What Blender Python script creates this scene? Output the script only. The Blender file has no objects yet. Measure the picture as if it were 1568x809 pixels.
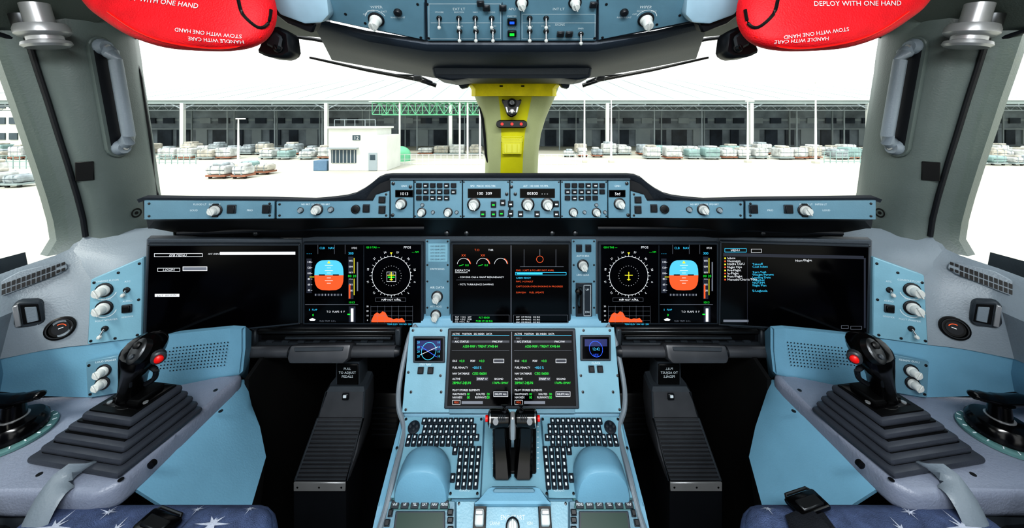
import bpy,bmesh,math,random
from mathutils import Vector,Matrix
from mathutils.bvhtree import BVHTree
random.seed(7)
F=523.0;CX=784.0;HY=190.0;EYE=1.25
C=Vector((0,0,EYE))
XA=Vector((1,0,0));YA=Vector((0,1,0));ZA=Vector((0,0,1))
# image pixel (u,v) unprojected from the eye point to an estimated depth d
def P(u,v,d): return Vector(((u-CX)*d/F,d,(HY-v)*d/F+EYE))
def W(x,y,z): return Vector((x,y,z+EYE))
def ray(u,v): return Vector(((u-CX)/F,1,(HY-v)/F))
# ---------------------------------------------------------------- materials
MATS={}
def lin(c):
    c=c/255.0
    return c/12.92 if c<=.04045 else ((c+.055)/1.055)**2.4
def mat(name,rgb,rough=.5,metal=0,var=.06,scale=30,bump=0,bscale=300,emit=0,spec=.5):
    m=bpy.data.materials.new(name);m.use_nodes=True
    nt=m.node_tree;b=nt.nodes['Principled BSDF']
    col=[lin(c) for c in rgb]
    b.inputs['Roughness'].default_value=rough
    b.inputs['Metallic'].default_value=metal
    b.inputs['Specular IOR Level'].default_value=spec
    if emit:
        b.inputs['Base Color'].default_value=(*[c*.3 for c in col],1)
        b.inputs['Emission Color'].default_value=(*col,1)
        b.inputs['Emission Strength'].default_value=emit
    else:
        tc=nt.nodes.new('ShaderNodeTexCoord')
        n=nt.nodes.new('ShaderNodeTexNoise');n.inputs['Scale'].default_value=scale;n.inputs['Detail'].default_value=4
        r=nt.nodes.new('ShaderNodeValToRGB')
        r.color_ramp.elements[0].position=.3;r.color_ramp.elements[1].position=.7
        r.color_ramp.elements[0].color=(*[c*(1-var) for c in col],1)
        r.color_ramp.elements[1].color=(*[min(1,c*(1+var)) for c in col],1)
        nt.links.new(tc.outputs['Object'],n.inputs['Vector'])
        nt.links.new(n.outputs['Fac'],r.inputs['Fac'])
        nt.links.new(r.outputs['Color'],b.inputs['Base Color'])
        if bump:
            n2=nt.nodes.new('ShaderNodeTexNoise');n2.inputs['Scale'].default_value=bscale
            bp=nt.nodes.new('ShaderNodeBump');bp.inputs['Strength'].default_value=bump;bp.inputs['Distance'].default_value=.002
            nt.links.new(tc.outputs['Object'],n2.inputs['Vector'])
            nt.links.new(n2.outputs['Fac'],bp.inputs['Height'])
            nt.links.new(bp.outputs['Normal'],b.inputs['Normal'])
    MATS[name]=m
    return m
mat('panel_blue',(104,138,154),.36,0,.09,12,.1)
mat('panel_blue_light',(130,170,186),.36,0,.08,12,.1)
mat('lining_blue',(122,166,188),.42,0,.1,6,.15)
mat('trim_grey',(126,136,144),.42,0,.1,6,.25)
mat('trim_grey_dark',(72,80,88),.45,0,.08,6,.25)
mat('console_grey',(134,141,156),.4,0,.08,8,.35)
mat('post_grey',(96,106,104),.42,0,.12,5,.2)
mat('ceiling_grey',(80,88,84),.5,0,.1,5,.2)
mat('pale_trim',(156,184,200),.45,0,.05)
mat('glare_top',(42,48,56),.7,0,.15,20,.4)
mat('housing',(54,64,76),.5,0,.1,8,.2)
mat('black',(7,8,10),.45,0,.1)
mat('black_gloss',(7,7,9),.18,0,.1)
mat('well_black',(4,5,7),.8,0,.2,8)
mat('dark_plastic',(28,31,36),.4,0,.1)
mat('mid_plastic',(58,64,70),.4,0,.1)
mat('ribbed',(72,74,78),.36,0,.1)
mat('rubber',(64,68,76),.42,0,.1,20,.1)
mat('screen',(3,3,6),.12,0,.02,spec=.25)
mat('bezel',(44,52,60),.4,0,.05)
mat('knob_white',(196,200,198),.35,0,.04)
mat('knob_grey',(140,150,156),.35,0,.04)
mat('chrome',(200,200,200),.22,1,.02)
mat('alu',(168,170,172),.34,.5,.05)
mat('steel_dark',(70,72,74),.35,.8,.05)
mat('key',(28,38,48),.5,0,.1)
mat('label',(215,225,230),.6,0,.02)
mat('label_y',(220,220,90),.6,0,.02)
mat('red_fabric',(200,18,34),.62,0,.14,30,.5,400)
mat('red',(220,30,25),.4,0,.05)
mat('yellow_pad',(240,226,10),.5,0,.1,25,.3)
mat('post_olive',(204,202,40),.42,0,.15,6,.2)  # yellowish light falling on the centre post is put into this colour
mat('post_side',(176,184,142),.42,0,.1,6,.2)
mat('fabric',(84,98,130),.85,0,.22,60,.8,900)
mat('fabric_star',(188,194,208),.85,0,.1,60,.5,900)
mat('belt',(24,28,36),.7,0,.2,80,.5,900)
mat('knob_green',(95,130,130),.4)
for n,c,e in (('d_white',(225,228,232),.75),('d_grey',(120,125,135),.6),('d_green',(40,220,70),.85),('d_cyan',(70,190,225),.85),
  ('d_sky',(90,180,205),.8),('d_orange',(215,95,52),.8),('d_amber',(240,130,40),.9),('d_mag',(190,60,190),.9),('d_yellow',(220,210,60),.85),
  ('d_blue',(40,90,235),1.2),('d_dk',(50,54,66),.5),('d_lcd',(30,64,54),.45),('d_navy',(14,28,90),.8),('d_red',(240,40,30),1)):
    mat(n,c,.4,emit=e)
# exterior
mat('concrete',(186,184,172),.9,0,.1,.12)
mat('wh_roof',(190,198,194),.7,0,.06,.2)
mat('wh_fascia',(150,162,162),.7,0,.06,.2)
mat('wh_back',(132,142,150),.8,0,.35,.25)
mat('wh_dark',(62,70,80),.9,0,.4,.3)
mat('wh_steel',(150,160,165),.7,0,.05,.5)
mat('white_paint',(208,210,204),.7,0,.05,.5)
mat('pole_white',(215,218,215),.6,0,.02)
mat('win_dark',(60,76,86),.3,0,.1,1)
mat('green_paint',(112,180,144),.6,0,.1,1)
mat('wrap1',(186,188,186),.5,0,.35,1.5)
mat('wrap2',(150,158,162),.5,0,.4,1.5)
mat('wrap3',(176,172,162),.6,0,.35,1.5)
mat('cargo_blue',(96,122,145),.6,0,.2,1)
mat('cargo_rust',(150,105,85),.6,0,.2,1)
mat('cargo_teal',(140,164,162),.6,0,.2,1)
def glass():
    m=bpy.data.materials.new('window_glass');m.use_nodes=True;nt=m.node_tree
    nt.nodes.clear();o=nt.nodes.new('ShaderNodeOutputMaterial');t=nt.nodes.new('ShaderNodeBsdfTransparent')
    t.inputs[0].default_value=(.985,.995,.975,1)
    g=nt.nodes.new('ShaderNodeBsdfGlossy');g.inputs['Roughness'].default_value=.05
    mx=nt.nodes.new('ShaderNodeMixShader');mx.inputs[0].default_value=.02
    nt.links.new(t.outputs[0],mx.inputs[1]);nt.links.new(g.outputs[0],mx.inputs[2]);nt.links.new(mx.outputs[0],o.inputs[0])
    MATS['glass']=m
glass()
# ---------------------------------------------------------------- geometry builder
_bc={}
def boxmesh(sx,sy,sz,bev,seg):
    k=(round(sx,5),round(sy,5),round(sz,5),round(bev,5),seg)
    if k in _bc:return _bc[k]
    bm=bmesh.new();bmesh.ops.create_cube(bm,size=1)
    for v in bm.verts:v.co=Vector((v.co.x*sx,v.co.y*sy,v.co.z*sz))
    if bev>0:
        bmesh.ops.bevel(bm,geom=list(bm.edges),offset=min(bev,.45*min(sx,sy,sz)),segments=seg,affect='EDGES',profile=.5)
    bm.verts.index_update()
    r=([v.co.copy() for v in bm.verts],[[v.index for v in f.verts] for f in bm.faces])
    bm.free();_bc[k]=r;return r
_tc={}
def textmesh(s):
    if s in _tc:return _tc[s]
    cu=bpy.data.curves.new('t','FONT');cu.body=s;cu.size=1;cu.align_x='LEFT';cu.align_y='BOTTOM_BASELINE';cu.resolution_u=2
    ob=bpy.data.objects.new('t',cu);bpy.context.scene.collection.objects.link(ob)
    bpy.context.view_layer.update()
    dg=bpy.context.evaluated_depsgraph_get()
    me=bpy.data.meshes.new_from_object(ob.evaluated_get(dg))
    vs=[v.co.copy() for v in me.vertices];fs=[list(p.vertices) for p in me.polygons]
    bpy.data.objects.remove(ob);bpy.data.curves.remove(cu);bpy.data.meshes.remove(me)
    w=max((v.x for v in vs),default=0)
    _tc[s]=(vs,fs,w);return _tc[s]
def crom(pts,n,closed=True):
    out=[];L=len(pts);rng=L if closed else L-1
    for i in range(rng):
        g=lambda k:pts[k%L] if closed else pts[max(0,min(L-1,k))]
        p0,p1,p2,p3=g(i-1),g(i),g(i+1),g(i+2)
        for j in range(n):
            t=j/n
            out.append(.5*((2*p1)+(p2-p0)*t+(2*p0-5*p1+4*p2-p3)*t*t+(3*p1-p0-3*p2+p3)*t**3))
    if not closed:out.append(pts[-1])
    return out
class G:
    def __init__(s,name):s.name=name;s.v=[];s.f=[];s.mi=[];s.mats=[]
    def raw(s,vs,fs,mt,M=None):
        b=len(s.v)
        s.v+= [M@v for v in vs] if M is not None else [Vector(v) for v in vs]
        if mt not in s.mats:s.mats.append(mt)
        k=s.mats.index(mt)
        for f in fs:
            s.f.append([b+i for i in f]);s.mi.append(k)
    def box(s,M,sx,sy,sz,mt,bev=0,seg=1,base=True):
        vs,fs=boxmesh(sx,sy,sz,bev,seg)
        T=M@Matrix.Translation((0,0,sz/2 if base else 0))
        s.raw(vs,fs,mt,T)
    def wbox(s,c,size,mt,bev=0,seg=1,rot=None):
        M=Matrix.Translation(c)
        if rot is not None:M=M@rot
        s.box(M,*size,mt,bev,seg,base=False)
    def prism(s,M,pts,z0,z1,mt,bev=0,seg=1):
        ar=sum(pts[i][0]*pts[(i+1)%len(pts)][1]-pts[(i+1)%len(pts)][0]*pts[i][1] for i in range(len(pts)))
        if ar<0:pts=list(reversed(pts))
        bm=bmesh.new()
        b=[bm.verts.new((p[0],p[1],z0)) for p in pts];t=[bm.verts.new((p[0],p[1],z1)) for p in pts]
        n=len(pts);bm.faces.new(list(reversed(b)));bm.faces.new(t)
        for i in range(n):bm.faces.new((b[i],b[(i+1)%n],t[(i+1)%n],t[i]))
        if bev>0:bmesh.ops.bevel(bm,geom=list(bm.edges),offset=bev,segments=seg,affect='EDGES',profile=.5,clamp_overlap=True)
        bm.verts.index_update()
        s.raw([v.co.copy() for v in bm.verts],[[v.index for v in f.verts] for f in bm.faces],mt,M);bm.free()
    def lathe(s,M,prof,mt,seg=20,a0=0,sx=1,sy=1):
        vs=[];fs=[]
        for r,z in prof:
            for i in range(seg):
                a=a0+2*math.pi*i/seg
                vs.append(Vector((r*math.cos(a)*sx,r*math.sin(a)*sy,z)))
        n=len(prof)
        for j in range(n-1):
            for i in range(seg):
                k=(i+1)%seg
                fs.append([j*seg+i,j*seg+k,(j+1)*seg+k,(j+1)*seg+i])
        fs.append(list(range((n-1)*seg,n*seg)));fs.append(list(reversed(range(seg))))
        s.raw(vs,fs,mt,M)
    def loft(s,rings,mt,caps=True,closed=True):
        n=len(rings[0]);vs=[p for r in rings for p in r];fs=[]
        for j in range(len(rings)-1):
            for i in range(n if closed else n-1):
                k=(i+1)%n
                fs.append([j*n+i,j*n+k,(j+1)*n+k,(j+1)*n+i])
        if caps and closed:
            fs.append(list(reversed(range(n))));fs.append(list(range((len(rings)-1)*n,len(rings)*n)))
        s.raw(vs,fs,mt)
    def tube(s,pts,r,mt,seg=8,flat=1,up=None):
        pts=[Vector(p) for p in pts];rings=[]
        for i,p in enumerate(pts):
            d=(pts[min(i+1,len(pts)-1)]-pts[max(i-1,0)]).normalized()
            u=up or (ZA if abs(d.z)<.9 else YA)
            a=d.cross(u).normalized();b=a.cross(d).normalized()
            rr=r[i] if isinstance(r,(list,tuple)) else r
            rings.append([p+a*rr*math.cos(2*math.pi*k/seg)+b*rr*flat*math.sin(2*math.pi*k/seg) for k in range(seg)])
        s.loft(rings,mt)
    def patch(s,grid,mt,off=None):
        rows=len(grid);cols=len(grid[0]);vs=[Vector(p) for r in grid for p in r];fs=[]
        for j in range(rows-1):
            for i in range(cols-1):
                fs.append([j*cols+i,j*cols+i+1,(j+1)*cols+i+1,(j+1)*cols+i])
        if off is not None:
            n=len(vs);vs+=[v+off for v in vs[:n]]
            fs+=[[n+a for a in reversed(f)] for f in fs]
            bd=[i for i in range(cols)]+[j*cols+cols-1 for j in range(1,rows)]+[(rows-1)*cols+i for i in range(cols-2,-1,-1)]+[j*cols for j in range(rows-2,0,-1)]
            L=len(bd)
            for i in range(L):
                a,b=bd[i],bd[(i+1)%L];fs.append([b,a,n+a,n+b])
        s.raw(vs,fs,mt)
    def pillow(s,outl,c,n,h,mt,K=8,e=.55):
        rings=[]
        rings.append([p-n*h*.5 for p in [c+(q-c)*.85 for q in outl]])
        for k in range(K+1):
            t=k/K*math.pi/2
            sc=max(.02,math.cos(t))**e
            rings.append([c+(p-c)*sc+n*h*math.sin(t) for p in outl])
        s.loft(rings,mt)
    def text(s,M,txt,size,mt,align='C',drape=None,lift=.0):
        vs,fs,w=textmesh(txt)
        ox={'C':-w/2,'L':0,'R':-w}[align]
        out=[M@Vector(((v.x+ox)*size,(v.y-.35)*size,lift)) for v in vs]
        if drape:
            bv,n=drape;o2=[]
            for p in out:
                h=bv.ray_cast(p+n*.3,-n)
                o2.append((h[0]+n*.0015) if h[0] else p)
            out=o2
        s.raw(out,fs,mt)
    def bvh(s):return BVHTree.FromPolygons([tuple(v) for v in s.v],s.f)
    def done(s,mirror=None,name=None,flat=False):
        vs=s.v;fs=s.f
        if mirror is not None:
            vs=[Vector((2*mirror-v.x,v.y,v.z)) for v in vs];fs=[list(reversed(f)) for f in fs]
        lo=Vector((min(v.x for v in vs),min(v.y for v in vs),min(v.z for v in vs)))
        hi=Vector((max(v.x for v in vs),max(v.y for v in vs),max(v.z for v in vs)))
        c=(lo+hi)/2
        me=bpy.data.meshes.new(name or s.name)
        me.from_pydata([tuple(v-c) for v in vs],[],fs)
        for m in s.mats:me.materials.append(MATS[m])
        me.polygons.foreach_set('material_index',s.mi)
        if not flat:
            me.polygons.foreach_set('use_smooth',[True]*len(me.polygons))
            me.set_sharp_from_angle(angle=math.radians(38))
        me.update()
        ob=bpy.data.objects.new(name or s.name,me);ob.location=c
        bpy.context.scene.collection.objects.link(ob);return ob
    def both(s):s.done();s.done(mirror=-.01)
class Fr:
    def __init__(s,o,x,y):
        s.o=o;s.x=x.normalized();s.y=(y-s.x*y.dot(s.x)).normalized();s.n=s.x.cross(s.y)
    def pt(s,u,v):
        r=ray(u,v);t=(s.o-C).dot(s.n)/r.dot(s.n);return C+r*t
    def loc(s,u,v):
        p=s.pt(u,v)-s.o;return p.dot(s.x),p.dot(s.y)
    def M(s,u,v,lift=0,rot=0):
        p=s.pt(u,v)+s.n*lift
        R=Matrix((s.x,s.y,s.n)).transposed().to_4x4()
        return Matrix.Translation(p)@R@Matrix.Rotation(rot,4,'Z')
    def M0(s):
        R=Matrix((s.x,s.y,s.n)).transposed().to_4x4();return Matrix.Translation(s.o)@R
    def k(s,u,v):return s.pt(u,v).y/F
def rect(g,fr,u0,v0,u1,v1,z0,z1,mt,bev=0):
    g.prism(fr.M0(),[fr.loc(u0,v0),fr.loc(u1,v0),fr.loc(u1,v1),fr.loc(u0,v1)],z0,z1,mt,bev)
def poly(g,fr,pts,z0,z1,mt,bev=0,seg=1):
    g.prism(fr.M0(),[fr.loc(*p) for p in pts],z0,z1,mt,bev,seg)
def flat(g,fr,pts,mt,lift):
    loc=[fr.loc(*p) for p in pts]
    ar=sum(loc[i][0]*loc[(i+1)%len(loc)][1]-loc[(i+1)%len(loc)][0]*loc[i][1] for i in range(len(loc)))
    if ar<0:loc.reverse()
    g.raw([Vector((a,b,lift)) for a,b in loc],[list(range(len(loc)))],mt,fr.M0())
def frect(g,fr,u0,v0,u1,v1,mt,lift):flat(g,fr,[(u0,v0),(u1,v0),(u1,v1),(u0,v1)],mt,lift)
def orect(g,fr,u0,v0,u1,v1,mt,lift,w=.5):
    frect(g,fr,u0,v0,u1,v0+w,mt,lift);frect(g,fr,u0,v1-w,u1,v1,mt,lift)
    frect(g,fr,u0,v0,u0+w,v1,mt,lift);frect(g,fr,u1-w,v0,u1,v1,mt,lift)
def disc(g,fr,u,v,r,mt,lift,seg=20):
    k=fr.k(u,v);g.raw([Vector((r*k*math.cos(2*math.pi*i/seg),r*k*math.sin(2*math.pi*i/seg),0)) for i in range(seg)],[list(range(seg))],mt,fr.M(u,v,lift))
def arc(g,fr,u,v,r,w,mt,lift,a0=0,a1=360,seg=40):
    k=fr.k(u,v);vs=[];n=max(3,int(seg*abs(a1-a0)/360))
    for i in range(n+1):
        a=math.radians(a0+(a1-a0)*i/n)
        for rr in (r-w/2,r+w/2):vs.append(Vector((rr*k*math.cos(a),rr*k*math.sin(a),0)))
    fs=[[2*i,2*i+1,2*i+3,2*i+2] for i in range(n)]
    g.raw(vs,fs,mt,fr.M(u,v,lift))
def label(g,fr,u,v,t,h,mt='label',al='C',lift=.001,rot=0):
    g.text(fr.M(u,v,lift,rot),t,h/.7*fr.k(u,v),mt,al)
def line(g,fr,u0,v0,u1,v1,w,mt,lift):
    L=math.hypot(u1-u0,v1-v0) or 1;nx,ny=-(v1-v0)/L*w/2,(u1-u0)/L*w/2
    flat(g,fr,[(u0+nx,v0+ny),(u1+nx,v1+ny),(u1-nx,v1-ny),(u0-nx,v0-ny)],mt,lift)
def knob(g,fr,u,v,r,h=1.6,mt='knob_white',skirt='dark_plastic',lift=0,rot=.5):
    k=fr.k(u,v);R=r*k
    g.lathe(fr.M(u,v,lift),[(R*1.35,0),(R*1.35,R*.2),(R*1.2,R*.3)],skirt,18)
    g.lathe(fr.M(u,v,lift+R*.3,rot),[(R*1.05,0),(R*1.0,R*.35),(R*.86,R*.5),(R*.8,R*h),(R*.7,R*(h+.12)),(R*.3,R*(h+.12))],mt,18)
    g.box(fr.M(u,v,lift+R*.3+R*(h-.2),rot),R*.35,R*1.7,R*.55,mt,R*.08)
def button(g,fr,u,v,w,h,lift=0,led=None,mt='dark_plastic'):
    k=fr.k(u,v)
    g.box(fr.M(u,v,lift),w*k,h*k,.004,'mid_plastic',.0008)
    g.box(fr.M(u,v,lift+.002),w*k*.82,h*k*.82,.005,mt,.001)
    if led:g.box(fr.M(u,v,lift+.0066),w*k*.5,h*k*.22,.0006,led)
def screw(g,fr,u,v,r=1.6,lift=0):
    k=fr.k(u,v);g.lathe(fr.M(u,v,lift),[(r*k,0),(r*k*.95,.0008),(r*k*.4,.0012)],'steel_dark',10)
def toggle(g,fr,u,v,L=10,lift=0,dv=1):
    k=fr.k(u,v)
    g.lathe(fr.M(u,v,lift),[(4.3*k,0),(4.3*k,.002),(3.2*k,.004)],'steel_dark',12)
    M=fr.M(u,v,lift+.003)
    a=M@Vector((0,0,0));b=M@Vector((0,-dv*L*k*.8,L*k*.9))
    g.tube([a,a.lerp(b,.6),b],[1.4*k,1.7*k,2.8*k],'chrome',10)
    g.lathe(Matrix.Translation(b)@fr.M0().to_3x3().to_4x4(),[(2.8*k,-.001),(3*k,.001),(2*k,.004),(.5*k,.0045)],'knob_white',10)
# ---------------------------------------------------------------- frames
frC=Fr(P(782,430,.95),XA,ZA)
frL=Fr(P(222,516,.78),P(461,494,.95)-P(222,516,.78),P(227,370,.78)-P(222,516,.78))
frR=Fr(P(1100,497,.95),P(1328,509,.785)-P(1100,497,.95),P(1331,373,.785)-P(1328,509,.785))
frSL=Fr(P(135,527,.754),P(218,516,.78)-P(135,527,.754),P(222,393,.78)-P(218,516,.78))
frSR=Fr(P(1333,515,.78),P(1420,528,.754)-P(1333,515,.78),P(1335,393,.78)-P(1333,515,.78))
frG=Fr(P(780,333,.84),XA,ZA)
frGL=Fr(P(222,335,.75),P(598,333,.84)-P(222,335,.75),P(222,305,.75)-P(222,335,.75))
frGR=Fr(P(965,333,.84),P(1332,335,.75)-P(965,333,.84),P(1332,305,.75)-P(1332,335,.75))
frO=Fr(P(784,63,.80),XA,P(784,0,.72)-P(784,63,.80))
frD=Fr(P(784,500,.93),XA,P(784,500,.93)-P(784,632,.84))
frK=Fr(P(784,640,.83),XA,P(784,640,.83)-P(784,765,.691))
frB=Fr(P(784,765,.691),XA,P(784,765,.691)-P(784,820,.652))
# ================================================================ EXTERIOR
GZ=EYE-5.5
g=G('ground');g.raw([Vector(p) for p in ((-320,-60,GZ),(320,-60,GZ),(320,300,GZ),(-320,300,GZ))],[[0,1,2,3]],'concrete')
g.done(flat=True)
def EX(u,d):return (u-CX)*d/F
g=G('cargo_warehouse')
x0,x1=-105,150;zt=EYE+3.9;WW=x1-x0;XM=(x0+x1)/2
g.wbox((XM,64,zt+.35),(WW,.4,.9),'wh_fascia')
g.patch([[Vector((x0,63.5,zt+.8)),Vector((x1,63.5,zt+.8))],[Vector((x0,95,EYE+12.4)),Vector((x1,95,EYE+12.4))]],'wh_roof',Vector((0,0,-.3)))
for i in range(51):
    x=x0+5*i
    g.patch([[Vector((x,63.6,zt+.86)),Vector((x+.25,63.6,zt+.86))],[Vector((x,95,EYE+12.5)),Vector((x+.25,95,EYE+12.5))]],'wh_fascia')
g.wbox((XM,84,GZ+5),(WW,.3,12),'wh_back')
g.wbox((XM,84,EYE+1),(WW,.5,.5),'wh_steel')
g.wbox((XM,83.6,EYE-1.2),(WW,.4,.35),'wh_steel')
for i in range(56):
    x=x0+2+i*4.5
    g.wbox((x,83.7,GZ+2.0+random.random()*.6),(random.uniform(2,3.8),.3,4.0),'wh_dark' if i%3 else 'wh_steel')
    g.wbox((x+1,83.6,GZ+6.3),(2.6,.3,1.3),'wh_dark' if random.random()<.7 else 'wh_steel')
for i in range(26):
    x=x0+10*i
    g.wbox((x,74,zt-.1),(.25,20,.5),'wh_steel')
    g.wbox((x,80,GZ+4.5),(.25,.25,9),'wh_steel')
    g.wbox((x+5,72,GZ+4.5),(.2,.2,9),'wh_steel')
# lattice girders inside
for yy,zz in ((66,zt-.2),(75,zt+.3)):
    g.wbox((XM,yy,zz-1.1),(WW,.12,.12),'wh_steel')
    for i in range(102):
        x=x0+2.5*i
        a=Vector((x,yy,zz));b=Vector((x+1.25,yy,zz-1.1));c=Vector((x+2.5,yy,zz))
        g.tube([a,b],.06,'wh_steel',4);g.tube([b,c],.06,'wh_steel',4)
for u in (-40,60,170,280,500,690,930,1150,1330,1480,1620,1800):
    g.wbox((EX(u,64),64,GZ+4.7),(.6,.6,9.4),'pole_white')
    for sx in (-1,1):
        g.tube([Vector((EX(u,64),64,zt-1.2)),Vector((EX(u,64)+sx*2.2,64,zt-.1))],.1,'wh_steel',6)
g.wbox((XM,64,zt-.5),(WW,.15,.15),'wh_steel')
g.done(flat=True)
g=G('gate_house');d=40
xa,xb=EX(503,d),EX(592,d);cx=(xa+xb)/2;w=xb-xa
g.wbox((cx-.6,d+2.5,GZ+2.5),(w-1.2,5,5),'white_paint',.04)
g.wbox((xb-.6,d+2.5,GZ+2.1),(1.2,5,4.2),'white_paint',.04)
g.wbox((cx-.6,d+2.4,GZ+5.1),(w-.7,5.6,.25),'white_paint',.03)
g.wbox((xa+1.8,d-.05,GZ+1.7),(2.9,.1,1.5),'win_dark')
for i in range(7):g.wbox((xa+.5+i*.43,d-.12,GZ+1.7),(.06,.06,1.5),'white_paint')
g.wbox((xa+1.8,d-.3,GZ+2.7),(3.5,.6,.1),'wh_steel')
g.wbox((xb-1.6,d-.05,GZ+1.1),(1.0,.1,2.1),'wh_steel',.02)
g.wbox((xb-1.6,d-.1,GZ+1.6),(.6,.05,.6),'win_dark')
g.wbox((EX(546,d),d-.06,GZ+3.9),(.9,.06,.6),'win_dark')
g.text(Matrix.Translation((EX(546,d),d-.12,GZ+3.9))@Matrix.Rotation(math.pi/2,4,'X'),'12',.6,'pole_white')
for i in range(5):g.tube([Vector((xa+.6+i*1.2,d+.2,GZ+5.2)),Vector((xa+.6+i*1.2,d+.2,GZ+6))],.04,'wh_steel',6)
g.tube([Vector((xa+.6,d+.2,GZ+6)),Vector((xa+5.4,d+.2,GZ+6))],.04,'wh_steel',6)
g.wbox((xa-1,d+1,GZ+.6),(1.6,2,1.2),'cargo_blue',.05)
g.done(flat=True)
# green tarpaulin heap beyond the gate house
g=G('tarpaulin_cover')
rg=[];tx_=EX(610,50)
for j in range(7):
    t=j/6*math.pi/2;rg.append([Vector((tx_+1.5*math.cos(t)*math.cos(a),51+1.2*math.cos(t)*math.sin(a),GZ+1.0+1.2*math.sin(t))) for a in [2*math.pi*i/16 for i in range(16)]])
rg.insert(0,[Vector((p.x,p.y,GZ)) for p in rg[0]])
g.loft(rg,'green_paint');g.done()
g=G('truss_gantry')
for yy in (54,58):
    xs=[EX(570+i*11,54) for i in range(16)]
    for j in range(15):
        a=Vector((xs[j],yy,EYE+3.4));b=Vector((xs[j+1],yy,EYE+3.4))
        c=Vector((xs[j],yy,EYE+1.5));e=Vector((xs[j+1],yy,EYE+1.5))
        for p,q in ((a,b),(c,e),(a,e) if j%2 else (c,b),(a,c)):g.tube([p,q],.06,'green_paint',5)
for j in range(0,16,1):
    g.tube([Vector((EX(570+j*11,54),54,EYE+3.4)),Vector((EX(570+j*11,54),58,EYE+3.4))],.07,'green_paint',5)
g.patch([[Vector((EX(566,54),53.6,EYE+3.5)),Vector((EX(738,54),53.6,EYE+3.5))],[Vector((EX(566,54),58.4,EYE+3.8)),Vector((EX(738,54),58.4,EYE+3.8))]],'wh_roof',Vector((0,0,.08)))
for u in (612,704,716,735):
    g.tube([Vector((EX(u,54),54,GZ)),Vector((EX(u,54),54,EYE+3.4))],.15,'pole_white',8)
g.done(flat=True)
for k,(u,d,vt) in enumerate(((1249,48,126),(365,45,182),(895,49,122),(936,49,150),(1145,49,155))):
    g=G('light_pole')
    x=EX(u,d);zt2=EYE+(190-vt)*d/F
    g.tube([Vector((x,d,GZ)),Vector((x,d,zt2))],[.16,.08],'pole_white',8)
    g.wbox((x+.3,d,zt2),(1.2,.3,.15),'pole_white',.04);g.wbox((x,d,GZ+.15),(.7,.7,.3),'concrete',.03)
    g.done(flat=True)
def load(g,x,y,sc=1):
    w=random.uniform(1.8,2.6)*sc;h=random.uniform(.8,1.7)*sc;dd=2.0*sc
    g.wbox((x,y,GZ+.3),(w*1.05,dd,.18),'cargo_rust' if random.random()<.3 else 'wh_fascia',.02)
    for sx in (-1,1):
        g.wbox((x+sx*w*.38,y-dd*.3,GZ+.12),(.3,.2,.24),'black',.04)
    m=random.choice(['wrap1','wrap1','wrap2','wrap3','wrap1','wrap2','wrap1','cargo_teal'])
    g.wbox((x,y,GZ+.4+h/2),(w,dd,h),m,.22,2)
    if random.random()<.6:g.wbox((x+random.uniform(-.3,.3),y,GZ+.4+h+.12),(w*.6,dd*.7,.35),random.choice(['wrap1','wrap3','wrap2']),.1)
    for t in (-.25,.25):g.wbox((x+t*w,y,GZ+.4+h/2),(.05,dd+.03,h+.03),'wh_steel')
    g.wbox((x,y-dd/2,GZ+.4+h*.5),(w*.98,.04,.05),'win_dark')
g=G('cargo_pallets')
for row_,(dd,sets) in enumerate(((61,((222,500),(640,735),(856,1345),(1440,1620),(-30,60))),(54,((225,350),(400,500),(985,1345),(1440,1640),(-60,75))))):
    for a,b in sets:
        x=EX(a,dd)+1.4
        while x<EX(b,dd):
            if random.random()<.88:load(g,x,dd+random.uniform(-.6,.6))
            x+=random.uniform(2.3,3.4)
for a,b,dd in ((330,412,38),(322,400,35),(-30,50,30),(-60,20,36),(1480,1600,46),(860,930,57)):
    x=EX(a,dd)+1.2
    while x<EX(b,dd):
        load(g,x,dd+random.uniform(-.4,.4),.75);x+=2.3
g.done(flat=True)
g=G('perimeter_fence')
for a,b,dd,z in ((592,740,46,1.4),(826,900,46,1.4),(-100,90,42,1.6),(1262,1345,48,1.6),(225,300,47,1.3)):
    xa,xb=EX(a,dd),EX(b,dd);n=int((xb-xa)/.8)
    for i in range(n+1):
        x=xa+(xb-xa)*i/n;g.wbox((x,dd,GZ+z/2),(.06,.06,z),'pole_white' if a>500 and a<1200 else 'cargo_teal')
    for zz in (.15,.55,1):g.wbox(((xa+xb)/2,dd,GZ+z*zz),(xb-xa,.05,.06),'pole_white' if a>500 and a<1200 else 'cargo_teal')
g.done(flat=True)
g=G('office_building')
g.wbox((-131,90,GZ+6),(44,14,13),'white_paint',.1)
for r in range(3):
    for i in range(14):g.wbox((-151+i*3,82.9,GZ+2.5+r*3.8),(2,.2,1.6),'win_dark')
g.wbox((-131,90,GZ+12.8),(46,16,.6),'wh_fascia')
g.done(flat=True)

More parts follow.
